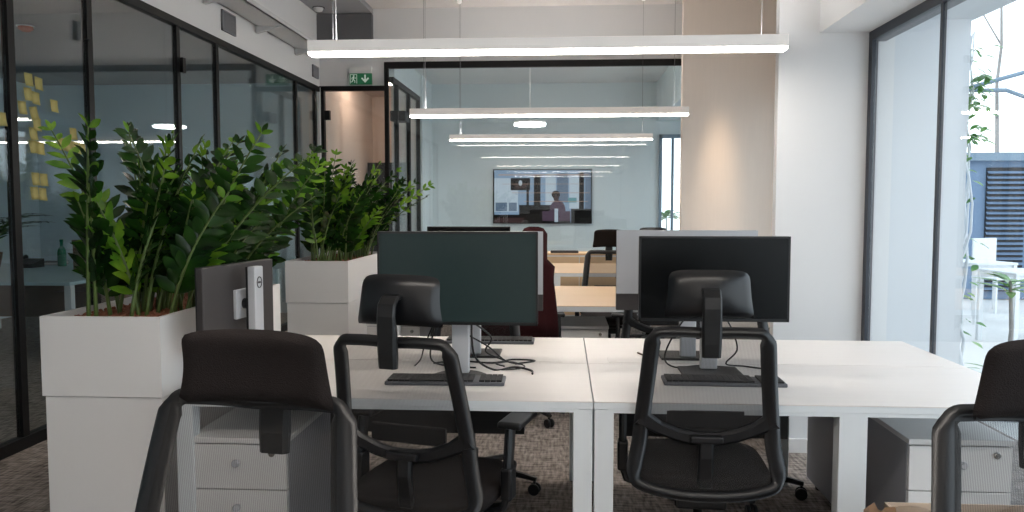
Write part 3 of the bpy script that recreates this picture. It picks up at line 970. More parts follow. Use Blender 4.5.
    for k in range(5):
        a = 2 * PI * k / 5 + PI / 2 + 0.03
        d = Vector((math.cos(a), math.sin(a), 0)); q = d * 0.325
        w = MB()
        sd = Vector((-d.y, d.x, 0))
        for sg in (-1, 1):
            c0 = q + sd * (sg * 0.007) + Vector((0, 0, 0.0285)); c1 = q + sd * (sg * 0.024) + Vector((0, 0, 0.0285))
            w.tube([c0, c0.lerp(c1, 0.15), c0.lerp(c1, 0.85), c1], [0.024, 0.0285, 0.0285, 0.024], 18)
        w.tube([q + Vector((0, 0, 0.03)), q + Vector((0, 0, 0.078))], 0.007, 8)
        w.build('caster', M['black'], t)
    # armrests
    for sg in (-1, 1):
        a = MB()
        a.ribbon([Vector((sg * 0.12, 0.0, 0.398)), Vector((sg * 0.22, 0.0, 0.398)), Vector((sg * 0.262, 0.0, 0.412)), Vector((sg * 0.275, 0.0, 0.45)), Vector((sg * 0.276, 0.0, 0.56)), Vector((sg * 0.276, 0.02, 0.673))],
                 lambda i, tg: Vector((0, 1, 0)), [0.07, 0.07, 0.065, 0.058, 0.05, 0.05], [0.022, 0.022, 0.024, 0.026, 0.028, 0.028], rnd=0.35)
        a.box(sg * 0.276 - 0.019, sg * 0.276 + 0.019, -0.031, 0.031, 0.44, 0.55, bev=0.008)
        ao = a.build('armrest', M['frame_plastic'], t)
        bx(sg * 0.276 - 0.042, sg * 0.276 + 0.042, 0.0, 0.20, 0.672, 0.698, bev=0.010, seg=3).build('arm_pad', M['black'], ao)
    # headrest stem with clamp on the top bar
    yt = yb(1.0)
    s = MB()
    path = [Vector((0, yt - 0.028, 0.925)), Vector((0, yt - 0.03, 0.97)), Vector((0, yt - 0.034, 1.03)), Vector((0, yt - 0.04, 1.085)), Vector((0, yt - 0.034, 1.118)), Vector((0, yt - 0.012, 1.137)), Vector((0, yt + 0.012, 1.140))]
    s.ribbon(path, lambda i, tg: Vector((1, 0, 0)), [0.060, 0.064, 0.064, 0.060, 0.060, 0.06, 0.06], [0.026, 0.030, 0.024, 0.018, 0.017, 0.017, 0.017], rnd=0.3)
    s.build('headrest_stem', M['black'], t)
    # headrest: padded front, glossy shell behind
    def hr(front):
        mb = MB()
        nu, nv = 22, 14
        def fn(u, v):
            a = u * 2 - 1; c = v * 2 - 1
            # squircle: rounded outline
            kc = 0.15 if c > 0 else 0.07
            aa = a * math.sqrt(max(0, 1 - kc * abs(c) ** 8)); cc = c * math.sqrt(max(0, 1 - (0.16 if c > 0 else 0.03) * abs(a) ** 8))
            w = 0.134 + 0.017 * ((1 - cc) / 2) ** 2.6
            x = aa * w
            z = 1.128 + cc * 0.078 - 0.006 * a * a
            yc = yt + 0.030 + 0.028 * a * a - 0.016 * (1 - cc) * 0.5 + 0.010 * cc * cc
            edge = max(0, 1 - abs(a) ** 5) ** 0.5 * max(0, 1 - abs(c) ** 5) ** 0.5
            return Vector((x, yc + (0.026 if front else -0.016) * edge, z))
        mb.grid(fn, nu, nv)
        return mb
    hr(True).build('headrest_pad', M['fabric'], t)
    hr(False).build('headrest_shell', M['black_gloss'], t)
    return t

chair = make_chair('black mesh office chair with its back to us in front of the right monitor')
chair.location = (0.50, 2.93, 0); chair.rotation_euler = (0, 0, R(-3))
# (x, y, rz deg, label); rz 0 faces away from the camera
dup(chair, (-0.445, 2.68, 0), R(-15), 'black mesh office chair, its back to us, at the desk before the left monitor')
near_left = dup(chair, (-0.70, 1.37, 0), R(171), 'black mesh office chair nearest at left, facing us in front of the big planter')
near_right = dup(chair, (0.985, 1.36, 0), R(182), 'black mesh office chair nearest at right, facing us, cut by the picture edge')
dup(chair, (-0.45, 3.93, 0), R(180 + 2), 'black office chair tucked in behind the left monitor, mostly hidden')
dup(chair, (0.84, 3.95, 0), R(180 + 2), 'black office chair tucked in behind the right monitor, mostly hidden')
dup(chair, (-0.30, 5.28, 0), R(4), 'black office chair under the maroon jacket, at the second bench')
dup(chair, (0.64, 5.28, 0), R(-4), 'black office chair at the second bench, behind the right monitors')
dup(chair, (0.40, 6.86, 0), R(178), 'black office chair facing us beyond the oak desk, between the big monitors')
dup(chair, (0.86, 8.02, 0), R(2), 'black office chair by the third bench, only its headrest top showing')

for ch in (near_left, near_right):      # headrests of the two near chairs sit lower
    ch.scale = (1.10, 1.0, 1.0)
    for k in kids(ch):
        if k.name.startswith('headrest'):
            k.location.z -= 0.044
            if 'stem' not in k.name: k.scale.x = 1.1
            if ch == near_left: k.location.x -= 0.022

# ------------------------------------------------------------------ monitors
def make_monitor(label, loc, rz, w, h, zb, back_m, silver_back=False, logo=False, column_top=None, base_m='silver', base_y=(-0.06, 0.13), screen_m=None, group='computer monitors on the desks'):
    """front faces local -Y; zb = bottom edge above the desk top"""
    t = thing('monitor', label, 'monitor', (loc[0], loc[1], DT), rz, group)
    zt = zb + h
    bx(-w / 2, w / 2, -0.012, 0.016, zb, zt, bev=0.004).build('housing', back_m, t)
    b = MB()
    e = 0.008
    b.box(-w / 2, w / 2, -0.0155, -0.012, zb, zb + 0.012); b.box(-w / 2, w / 2, -0.0155, -0.012, zt - e, zt)
    b.box(-w / 2, -w / 2 + e, -0.0155, -0.012, zb, zt); b.box(w / 2 - e, w / 2, -0.0155, -0.012, zb, zt)
    b.build('bezel', M['black'], t)
    bx(-w / 2 + e, w / 2 - e, -0.0145, -0.0122, zb + 0.012, zt - e).build('screen', screen_m or M['screen'], t)
    cz = (zb + zt) / 2
    bk = MB()
    if silver_back:
        bx(-w / 2, w / 2, 0.016, 0.02, zb + 0.075, zt).build('back_panel', M['silver_plastic'], t)
        bx(-w / 2, w / 2, 0.016, 0.019, zb, zb + 0.072).build('lower_panel', M['mon_back'], t)
    bk.box(-0.06, 0.06, 0.016, 0.032, cz - 0.06, cz + 0.06, bev=0.004)
    bk.build('mount_plate', M['silver_plastic'], t)
    hg = MB(); hg.tube([(0, 0.03, cz), (0, 0.07, cz)], 0.022, 16)
    hg.build('swivel_joint', M['black'], t)
    ct = column_top if column_top else cz + 0.07
    c = bx(-0.034, 0.034, 0.066, 0.10, 0.012, ct, bev=0.005).build('stand_column', M['silver_plastic'], t)
    if logo:
        rot = Matrix.Translation((0, 0.1005, ct - 0.07)) @ Matrix.Rotation(-PI / 2, 4, 'X')
        lg = MB()
        pts = [(0.018 * math.cos(2 * PI * k / 24), 0.1008, ct - 0.065 + 0.022 * math.sin(2 * PI * k / 24)) for k in range(24)]
        lg.tube(pts, 0.0022, 6, closed=True)
        lg.box(-0.010, 0.010, 0.1, 0.102, ct - 0.069, ct - 0.061)
        lg.build('logo_ring', M['mon_back'], c)
        bx(-0.0345, 0.0345, 0.058, 0.068, 0.05, ct, bev=0.002).build('column_cover', M['black'], c)
    bs = MB()
    if base_m == 'round':
        bs.lathe([(0.115, 0), (0.115, 0.006), (0.10, 0.012)], 0, 0.04, 32)
        bs.build('stand_base', M['mon_back'], t)
    else:
        bs.box(-0.12, 0.12, base_y[0], base_y[1], 0, 0.012, bev=0.005)
        bs.build('stand_base', M['black'], t)
    return t
make_monitor('big dark monitor on the front left desk, greenish sheen painted on its screen', (-0.406, 3.06), R(-1), 0.622, 0.36, 0.218, M['mon_back'], base_m='round', screen_m=M['screen_painted_sheen'])
make_monitor('big dark monitor on the front right desk, behind the chair with its back to us', (0.596, 3.205), R(0), 0.588, 0.338, 0.219, M['mon_back'])
make_monitor('turned monitor showing its dark back, beside the large planter', (-1.338, 3.2), R(-98), 0.54, 0.33, 0.112, M['mon_back'], logo=True, column_top=0.43, base_y=(0.02, 0.16))
make_monitor('silver backed monitor facing away, edge showing at right of the left monitor', (-0.40, 3.63), PI, 0.62, 0.36, 0.20, M['mon_back'], silver_back=True)
make_monitor('silver backed monitor facing away, behind the right monitor', (0.552, 3.63), PI, 0.622, 0.36, 0.207, M['mon_back'], silver_back=True)
make_monitor('dark monitor on the second bench, its top edge above the left monitor', (-0.70, 5.92), 0, 0.62, 0.36, 0.16, M['mon_back'])

# keyboards
def make_keyboard(label, loc, rz, L=0.45):
    t = thing('keyboard', label, 'keyboard', (loc[0], loc[1], DT), rz, 'dark keyboards on the desks')
    bx(-L / 2, L / 2, -0.065, 0.065, 0.0, 0.014, bev=0.004).build('body', M['keyboard'], t)
    k = MB(); nk = MB()
    n = 20
    pw = (L - 0.02) / n
    for r in range(6):
        y0 = -0.056 + r * 0.019
        for c in range(n):
            xa = -L / 2 + 0.01 + c * pw
            if c == 15: continue
            tgt = nk if c > 15 else k
            if r == 0 and 4 <= c <= 9:
                if c == 4:
                    k.box(xa + 0.001, xa + 6 * pw - 0.001, y0, y0 + 0.016, 0.014, 0.021)
                continue
            tgt.box(xa + 0.001, xa + pw - 0.001, y0, y0 + 0.016, 0.014, 0.021)
    nk.build('number_pad', M['key'], t)
    k.build('main_keys', M['key'], t)
    return t
make_keyboard('dark keyboard in front of the left monitor', (-0.446, 3.02), R(1), 0.455)
make_keyboard('dark keyboard in front of the right monitor', (0.612, 3.07), R(-1), 0.455)
make_keyboard('dark keyboard on the far side of the cables, behind the left monitor', (-0.36, 3.93), PI, 0.44)

# cables
def cable(label, pts, r=0.0035):
    P = [Vector(p) for p in pts]
    out = []
    for i in range(len(P) - 1):
        p0 = P[max(i - 1, 0)]; p1 = P[i]; p2 = P[i + 1]; p3 = P[min(i + 2, len(P) - 1)]
        for k in range(6):
            u = k / 6
            out.append(0.5 * ((2 * p1) + (-p0 + p2) * u + (2 * p0 - 5 * p1 + 4 * p2 - p3) * u * u + (-p0 + 3 * p1 - 3 * p2 + p3) * u ** 3))
    out.append(P[-1])
    o = MB().tube(out, r, 7).build('cable', M['black'], None, P[0])
    return tag(o, label, 'cable', 'black cables behind the monitors')
z = DT + 0.0045
cable('black cable drooping left of the left monitor stand to the desk', [(-0.50, 3.12, 0.97), (-0.53, 3.18, 0.86), (-0.54, 3.26, 0.775), (-0.47, 3.30, z), (-0.36, 3.28, z)])
cable('black cable crossing from the left monitor stand down to the right', [(-0.45, 3.14, 0.96), (-0.40, 3.22, 0.90), (-0.31, 3.30, 0.83), (-0.24, 3.33, 0.765), (-0.17, 3.36, z)])
cable('black cable looping out to the right on the desk by the left monitor', [(-0.36, 3.12, 0.96), (-0.36, 3.24, 0.80), (-0.28, 3.24, z), (-0.20, 3.30, z), (-0.13, 3.24, z), (-0.12, 3.17, z)], 0.0045)
cable('black cable coiled flat between the two left monitors', [(-0.55, 3.36, z), (-0.45, 3.42, z), (-0.30, 3.38, z), (-0.22, 3.46, z), (-0.12, 3.44, z), (-0.20, 3.37, z)], 0.004)
cable('black cable hanging in a loop left of the right monitor stand', [(0.50, 3.27, 0.965), (0.45, 3.29, 0.88), (0.42, 3.30, 0.79), (0.47, 3.34, z), (0.58, 3.38, z), (0.70, 3.35, z)])
cable('black cable drooping behind the right monitor stand to its base', [(0.66, 3.27, 0.965), (0.70, 3.32, 0.90), (0.72, 3.33, 0.82), (0.68, 3.35, 0.76), (0.76, 3.38, z), (0.83, 3.33, z)])
cable('black cable draped behind the chair stem on the left desk', [(-0.62, 3.30, z), (-0.58, 3.22, 0.79), (-0.55, 3.14, 0.86), (-0.50, 3.10, 0.97)], 0.003)
cable('black cable arcing high between the two left monitor stands', [(-0.42, 3.20, 0.97), (-0.36, 3.26, 0.93), (-0.30, 3.34, 0.86), (-0.33, 3.40, 0.79), (-0.25, 3.44, z)], 0.004)
cable('thin black cable wound in a small ring by the left monitor base', [(-0.25, 3.24, z), (-0.18, 3.27, z), (-0.16, 3.33, z), (-0.22, 3.38, z + 0.006), (-0.28, 3.33, z + 0.008), (-0.24, 3.27, z + 0.009)], 0.003)
t = thing('pen', 'short brown pen lying on the desk left of the right monitor', 'pen', (0.355, 3.62, DT + 0.006), R(110))
MB().tube([(-0.035, 0, 0), (0.03, 0, 0), (0.042, 0, 0)], [0.0045, 0.0045, 0.001], 8).build('barrel', M['walnut'], t)
MB().tube([(-0.05, 0, 0), (-0.035, 0, 0)], 0.005, 8).build('cap', M['kraft'], t)

# ------------------------------------------------------------------ jacket over the chair at the second bench
def jacket():
    rnd = random.Random(5)
    mb = MB()
    n = 40
    rings = []
    prof = [(1.285, 0.03, 0.03), (1.275, 0.06, 0.05), (1.24, 0.085, 0.07), (1.16, 0.10, 0.085), (1.08, 0.13, 0.09), (1.03, 0.20, 0.085), (0.97, 0.222, 0.085), (0.85, 0.236, 0.082), (0.7, 0.25, 0.085), (0.58, 0.26, 0.09)]
    for z_, w, d in prof:
        r = []
        for k in range(n):
            a = 2 * PI * k / n
            f = 1 + (0.05 * math.sin(a * 9 + z_ * 6) + 0.03 * math.sin(a * 5 + z_ * 11)) * (1 if z_ < 1.1 else 0.3)
            sh = 0.10 * max(0.0, min(1.0, (z_ - 0.95) / 0.25))
            off = 0 if z_ > 1.03 else 0.03
            r.append(Vector((sh + w * f * math.cos(a), d * f * math.sin(a) + off, z_)))
        rings.append(r)
    mb.rings(rings, cap=False)
    bmesh.ops.solidify(mb.bm, geom=list(mb.bm.faces), thickness=0.006)
    o = mb.build('jacket', M['jacket'], None, (0, 0, 0.9))
    o.location = (-0.283, 5.0, 0.9)
    o.rotation_euler = (0, 0, R(4))
    return tag(o, 'maroon jacket hung over an office chair behind the left monitor', 'jacket')
jacket()

# box with crumpled paper on the floor between chair and pedestal
t = thing('cardboard_box', 'beige open box with its rim just showing beside the near right chair', 'box', (1.22, 2.33, 0), R(0))
b = MB()
w = 0.006; hx, hy, hh = 0.225, 0.16, 0.503
b.box(-hx, hx, -hy, -hy + w, 0, hh); b.box(-hx, hx, hy - w, hy, 0, hh)
b.box(-hx, -hx + w, -hy, hy, 0, hh); b.box(hx - w, hx, -hy, hy, 0, hh); b.box(-hx, hx, -hy, hy, 0, w)
b.build('body', M['card'], t)
mb = MB(); mb.grid(lambda u, v: Vector((-hx + 0.01 + u * (2 * hx - 0.02), hy * 0.7 - 0.28 * hy + v * hy * 0.5, hh - 0.03 + 0.02 * math.sin(u * 9) + 0.012 * math.sin(v * 7 + u * 15))), 16, 6)
bmesh.ops.solidify(mb.bm, geom=list(mb.bm.faces), thickness=0.004)
mb.build('folded_cloth', M['card'], t)
t = thing('paper_bag', 'crumpled brown paper bag with ragged top beside the beige box', 'bag', (0.945, 2.36, 0))
mb = MB()
rings = []
rnd = random.Random(9)
def bagring(sx, sy, z_, j):
    co = []
    for k in range(24):
        a = 2 * PI * k / 24 + PI / 24
        ca, sa = math.cos(a), math.sin(a)
        m_ = max(abs(ca), abs(sa)) ** 0.8
        co.append(Vector((sx * ca / m_ * (1 + rnd.uniform(-j, j)), sy * sa / m_ * (1 + rnd.uniform(-j, j)), z_ + (0.016 * rnd.uniform(-1, 1) if j > 0.09 else 0))))
    return co
for z_, j in ((0.002, 0.0), (0.1, 0.03), (0.2, 0.05), (0.3, 0.06), (0.4, 0.06), (0.46, 0.07), (0.515, 0.095)):
    rings.append(bagring(0.042, 0.07, z_, j))
mb.rings(rings, cap=False, smooth=False)
mb._f(list(reversed([v for v in mb.bm.verts][:24])))
bmesh.ops.solidify(mb.bm, geom=list(mb.bm.faces), thickness=0.002)
mb.build('bag', M['kraft'], t)

# pale blue tray table beyond the first planter
t = thing('tray_table', 'pale blue tray on a thin post between the two planters', 'side table', (-2.56, 7.0, 0))
MB().lathe([(0.14, 0.0), (0.14, 0.015), (0.03, 0.022)], n=24).build('base', M['paleblue'], t)
MB().tube([(0, 0, 0.02), (0, 0, 0.87)], 0.016, 10).build('post', M['paleblue'], t)
mb = MB()
mb.lathe([(0.02, 0.85), (0.06, 0.86), (0.098, 0.90), (0.104, 0.925), (0.096, 0.925), (0.06, 0.885), (0.01, 0.88)], n=24)
mb.ribbon([Vector((0.09, 0, 0.918)), Vector((0.15, 0, 0.948)), Vector((0.17, 0, 0.952))], lambda i, tg: Vector((0, 1, 0)), [0.07, 0.05, 0.04], 0.012)
mb.build('tray', M['paleblue'], t)

# ------------------------------------------------------------------ rear office: wall display
t = thing('wall_display', 'large screen painted with office reflections on the far wall behind the rear glass', 'television', (-0.34, 13.16, 1.56))
bx(-0.81, 0.81, -0.01, 0.04, -0.445, 0.445, bev=0.004).build('casing', M['black'], t)
mb = MB()
def rect(m, x0, x1, z0, z1, k):
    mb.use(m)
    y = -0.0105 - 0.0006 * k
    mb.box(x0, x1, y, y + 0.0005, z0, z1)
def el(m, cx, cz, rx, rz_, k, n=18):
    mb.use(m)
    y = -0.0105 - 0.0006 * k
    mb.poly([(cx + rx * math.cos(2 * PI * i / n), cz + rz_ * math.sin(2 * PI * i / n)) for i in range(n)], lambda p: Vector((p[0], y, p[1])), (0, 0.0004, 0))
pb, pd, pp, pm, pt, pw_, pte, pg = REFL_TONES
rect(pb, -0.79, 0.79, -0.43, 0.43, 0)
rect(pp, -0.79, -0.4, -0.25, 0.3, 1); rect(pg, -0.77, -0.58, -0.24, -0.1, 2); rect(pg, -0.55, -0.42, -0.24, -0.1, 2)
rect(pp, 0.05, 0.22, -0.2, 0.38, 1); rect(pg, 0.24, 0.42, -0.1, 0.38, 1); rect(pp, 0.44, 0.6, -0.2, 0.36, 1)
rect(pd, -0.14, -0.03, -0.2, 0.36, 2); rect(pd, 0.60, 0.68, -0.2, 0.40, 2)
rect(pd, -0.52, -0.2, 0.10, 0.30, 2); rect(pd, -0.26, -0.22, -0.2, 0.1, 2); rect(pw_, -0.46, -0.26, 0.13, 0.2, 3)
el(pp, -0.36, 0.22, 0.03, 0.045, 4)
rect(pd, -0.79, 0.46, -0.43, -0.30, 3); rect(pd, -0.38, 0.14, -0.3, -0.14, 3); rect(pm, 0.0, 0.46, -0.40, -0.24, 4)
rect(pw_, -0.79, -0.3, -0.43, -0.35, 4)
rect(pd, 0.47, 0.80, -0.43, -0.2, 4); rect(pg, 0.70, 0.79, -0.2, 0.40, 3)
rect(pte, 0.42, 0.56, -0.1, -0.02, 3)
# small person, a reflection painted on the screen
el(pd, 0.22, 0.03, 0.07, 0.065, 6); el(pw_, 0.225, -0.035, 0.042, 0.05, 7); el(pm, 0.25, -0.22, 0.13, 0.16, 5); rect(pp, 0.2, 0.26, -0.42, -0.2, 7)
rect(pt, -0.72, 0.76, 0.345, 0.36, 8); rect(pt, -0.66, 0.7, 0.20, 0.206, 8); rect(pt, -0.5, 0.78, 0.055, 0.063, 8); rect(pt, -0.3, 0.74, -0.085, -0.077, 8)  # lamp reflections painted as glowing tan lines
mb.build('screen', None, t)

# ------------------------------------------------------------------ meeting room furniture behind the left glass
t = thing('desk', 'desk with a glass-like pale top inside the meeting room behind the left glass', 'desk', (-5.3, 7.7, 0))
bx(-1.3, 1.0, -1.0, 1.25, 0.715, 0.745, bev=0.003).build('desktop', M['paleblue'], t)
for x in (-1.2, 0.92):
    for y in (-0.88, 1.05):
        bx(x - 0.03, x + 0.03, y - 0.03, y + 0.03, 0, 0.714).build('leg', M['white_metal'], t)
bx(-0.9, 0.7, 0.3, 0.36, 0.25, 0.714).build('modesty_panel', M['walnut'], t)
t = thing('bottle', 'green bottle on the meeting room desk behind the left glass', 'bottle', (-5.52, 8.48, 0.746))
MB().lathe([(0.04, 0), (0.045, 0.01), (0.045, 0.15), (0.04, 0.18), (0.018, 0.22), (0.016, 0.27)], n=18).build('body', M['bottle'], t)
MB().lathe([(0.019, 0.27), (0.019, 0.295)], n=14).build('cap', M['bottle'], t)
t = thing('wooden_box', 'brown wooden box on the meeting room desk, right of the green bottle', 'box', (-4.78, 7.9, 0.746))
bx(-0.17, 0.17, -0.12, 0.12, 0, 0.30, bev=0.004).build('body', M['walnut'], t)
bx(-0.175, 0.175, -0.125, 0.125, 0.30, 0.32, bev=0.003).build('lid', M['walnut'], t)
t = thing('desk_phone', 'black desk phone on the meeting room desk near the black post', 'telephone', (-5.78, 8.3, 0.746))
mb = MB(); mb.poly([(-0.1, 0), (0.1, 0), (0.1, 0.09), (-0.1, 0.04)], lambda p: Vector((-0.11, p[0], p[1])), (0.22, 0, 0)); mb.build('body', M['black'], t)
MB().tube([(-0.08, -0.08, 0.07), (-0.08, 0, 0.09), (-0.08, 0.08, 0.11)], [0.026, 0.016, 0.026], 10).build('handset', M['black_gloss'], t)
t = thing('folder', 'dark folder lying on the meeting room desk left of the green bottle', 'folder', (-5.82, 8.72, 0.746), R(14))
bx(-0.16, 0.16, -0.12, 0.12, 0, 0.004).build('back_cover', M['black'], t)
bx(-0.155, 0.155, -0.115, 0.115, 0.004, 0.03).build('pages', M['white_lam'], t)
bx(-0.16, 0.16, -0.12, 0.12, 0.03, 0.034).build('front_cover', M['black'], t)
t = thing('cupboard', 'dark brown low cupboard under the meeting room desk', 'cabinet', (-4.62, 7.58, 0))
bx(-0.2, 0.2, -0.35, 0.35, 0.04, 0.60).build('body', M['walnut'], t)
bx(-0.195, 0.195, -0.368, -0.35, 0.05, 0.59, bev=0.002).build('door', M['walnut'], t)
bx(-0.18, 0.18, -0.3, 0.3, 0, 0.04).build('plinth', M['black'], t)
# leafy potted plant in the meeting room
t = thing('potted_plant', 'feathery potted plant in the meeting room at the left edge', 'plant', (-6.2, 8.3, 0.746))
MB().lathe([(0.08, 0), (0.11, 0.16), (0.10, 0.16), (0.095, 0.14), (0.01, 0.14)], n=20).build('pot', M['walnut'], t)
rnd = random.Random(21); st = MB(); lf = MB(); lf.mats = [M['leaf']]
for k in range(12):
    az = rnd.uniform(0, 2 * PI); out = Vector((math.cos(az), math.sin(az), 0)); H = rnd.uniform(0.4, 0.65)
    pts = [Vector((0, 0, 0.13)) + out * (0.45 * u * u + 0.1 * u) + Vector((0, 0, H * (1.5 * u - 0.75 * u * u))) for u in [i / 10 for i in range(11)]]
    st.tube(pts, [0.006 - 0.0004 * i for i in range(11)], 5)
    for i in range(3, 11):
        T = (pts[i] - pts[i - 1]).normalized(); sd = T.cross(Vector((0, 0, 1))).normalized(); nn = sd.cross(T)
        for sg in (-1, 1):
            leaflet(lf, pts[i], sd * sg + T * 0.9, nn, 0.13, 0.025, False)
st.build('stems', M['stem'], t); lf.build('foliage', None, t, recalc=False)
# smoke detector in the meeting room (red light)
t = thing('smoke_detector', 'small orange-red detector on the meeting room ceiling', 'smoke detector', (-4.75, 6.9, 3.0))
MB().lathe([(0.06, 0), (0.06, -0.03), (0.03, -0.05)], n=18).build('housing', mat('orange_plastic', (190, 84, 50), 0.5, noise=0.02), t)
MB().lathe([(0.075, 0), (0.075, -0.008)], n=18).build('mounting_plate', M['white_lam'], t)

# ------------------------------------------------------------------ outdoors
struct('terrace', bx(1.84, 16, -6, 20, -0.1, -0.01), M['terrace'])
struct('wall_outdoor_pier', bx(1.83, 2.235, 4.62, 4.97, 0, 2.6), M['ext_wall'])
struct('roof_overhang', bx(1.83, 2.26, -4.1, 4.97, 2.44, 2.62), M['ext_wall'])
t = thing('outbuilding', 'low blue grey clad outbuilding across the terrace with dark louvres', 'building', (9.0, 13.5, 0))
bx(-3.4, 4, -1.0, 1.5, 0, 2.08).build('wall', M['ext_blue'], t)
bx(-3.5, 4.1, -1.1, 1.6, 2.08, 2.2).build('roof', M['steel'], t)
lv = MB(); lv.box(-2.66, -2.1, -1.03, -1.0, 0.12, 1.98)
lo = lv.build('louvre_panel', M['louver'], t)
sl = MB()
for k in range(24):
    z0 = 0.16 + k * 0.076
    mtx = Matrix.Translation((-2.38, -1.05, z0)) @ Matrix.Rotation(R(35), 4, 'X')
    sl.box(-0.28, 0.28, -0.03, 0.03, -0.004, 0.004, mtx=mtx)
sl.build('slats', M['ext_blue'], lo)
def bar_table(label, x, y, w, d, h, rz):
    t = thing('outdoor_table', label, 'table', (x, y, -0.01), rz, 'white tables on the terrace')
    bx(-w / 2, w / 2, -d / 2, d / 2, h - 0.03, h, bev=0.004).build('top', M['white_metal'], t)
    f = MB()
    f.box(-w / 2 + 0.03, w / 2 - 0.03, -d / 2 + 0.03, -d / 2 + 0.05, h - 0.09, h - 0.031); f.box(-w / 2 + 0.03, w / 2 - 0.03, d / 2 - 0.05, d / 2 - 0.03, h - 0.09, h - 0.031)
    f.build('apron', M['white_metal'], t)
    for sx in (-1, 1):
        for sy in (-1, 1):
            x_, y_ = sx * (w / 2 - 0.03), sy * (d / 2 - 0.03)
            bx(x_ - 0.022, x_ + 0.022, y_ - 0.022, y_ + 0.022, 0, h - 0.031).build('leg', M['white_metal'], t)
    return t
bar_table('white outdoor table farther from the window, left of two', 5.1, 10.2, 0.55, 0.7, 0.74, R(12))
bar_table('white outdoor table nearer the window, beside the leafy plant', 4.74, 8.5, 0.65, 0.6, 0.76, R(8))
t = thing('white_chair', 'white outdoor chair back showing in front of the dark louvres', 'chair', (5.8, 11.1, -0.01), R(20))
bx(-0.2, 0.2, -0.2, 0.2, 0.44, 0.47, bev=0.006).build('seat', M['white_metal'], t)
bx(-0.2, 0.2, 0.18, 0.205, 0.62, 0.98, bev=0.006).build('backrest', M['white_metal'], t)
for sx in (-1, 1):
    for sy in (-1, 1):
        bx(sx * 0.18 - 0.014, sx * 0.18 + 0.014, sy * 0.18 - 0.014, sy * 0.18 + 0.014, 0, 0.44 if sy < 0 else 0.64).build('leg', M['white_metal'], t)
# steel canopy arms
t = thing('canopy_frame', 'blue grey steel canopy arms above the terrace', 'canopy', (4.32, 9.0, -0.01))
mb = MB(); mb.box(0.75, 0.83, -0.04, 0.04, 0, 2.95); mb.build('post', M['steel'], t)
mb = MB(); mb.tube([(0, 0, 2.68), (0.79, 0, 2.90)], 0.022, 8); mb.build('arm', M['steel'], t)
mb = MB(); mb.tube([(0, 0, 2.66), (0.42, 0, 2.66), (0.79, 0, 2.52)], 0.022, 8); mb.build('brace', M['steel'], t)
# bare trees
def bare_tree(label, x, y, H, seed):
    rnd = random.Random(seed)
    t = thing('bare_tree', label, 'tree', (x, y, -0.01), 0, 'bare trees beyond the terrace')
    br = MB()
    def grow(p, d, L, r, depth):
        pts = [p]; q = p; dd = d
        for i in range(4):
            dd = (dd + Vector((rnd.uniform(-0.16, 0.16), rnd.uniform(-0.16, 0.16), rnd.uniform(-0.04, 0.12)))).normalized()
            q = q + dd * (L / 4)
            pts.append(q)
        br.tube(pts, [r * (1 - 0.45 * i / 4) for i in range(5)], 6)
        if depth > 0:
            for k in range(3):
                a = rnd.uniform(0, 2 * PI)
                side = Vector((math.cos(a), math.sin(a), 0.5))
                grow(pts[rnd.choice((2, 3, 4))], (dd + side * rnd.uniform(0.5, 0.9)).normalized(), L * rnd.uniform(0.5, 0.75), r * 0.5, depth - 1)
    tr = MB()
    tr.tube([(0, 0, 0), (0.04, 0.02, H * 0.25), (-0.02, 0.0, H * 0.45)], [0.05, 0.042, 0.036], 10)
    tr.build('trunk', M['bark'], t)
    grow(Vector((-0.02, 0, H * 0.44)), Vector((0.05, 0, 1)), H * 0.4, 0.034, 4)
    br.build('branches', M['bark'], t)
bare_tree('bare tree beyond the outbuilding, nearer the white outdoor pier', 7.5, 15.6, 6.5, 31)
bare_tree('bare tree beyond the outbuilding, farther right', 8.4, 16.2, 7.0, 32)
# climbing plant on the pier edge
t = thing('climbing_plant', 'climbing plant with pale stems on the edge of the outdoor pier', 'plant', (2.29, 4.80, -0.01))
rnd = random.Random(41); st = MB(); lf = MB(); lf.mats = [M['leaf_out']]
for k in range(9):
    x0, y0 = rnd.uniform(-0.05, 0.06), rnd.uniform(-0.12, 0.1)
    pts = [Vector((x0 + 0.03 * math.sin(i * 0.9 + k) + rnd.uniform(-0.015, 0.015), y0 + 0.03 * math.cos(i * 1.1 + k), i * 0.16)) for i in range(16)]
    st.tube(pts, [0.011 - 0.0005 * i for i in range(16)], 6)
for k in range(150):
    zz = rnd.choice((rnd.uniform(1.75, 2.35), rnd.uniform(0.3, 2.3), rnd.uniform(1.8, 2.2)))
    ang = rnd.uniform(0, 2 * PI)
    leaflet(lf, Vector((rnd.uniform(-0.02, 0.12), rnd.uniform(-0.1, 0.1), zz)), Vector((math.cos(ang) + 0.4, math.sin(ang), -0.3)), Vector((0.2, -0.5, 1)), rnd.uniform(0.05, 0.09), rnd.uniform(0.025, 0.04), False)
st.build('stems', M['ext_wall'], t); lf.build('foliage', None, t, recalc=False)
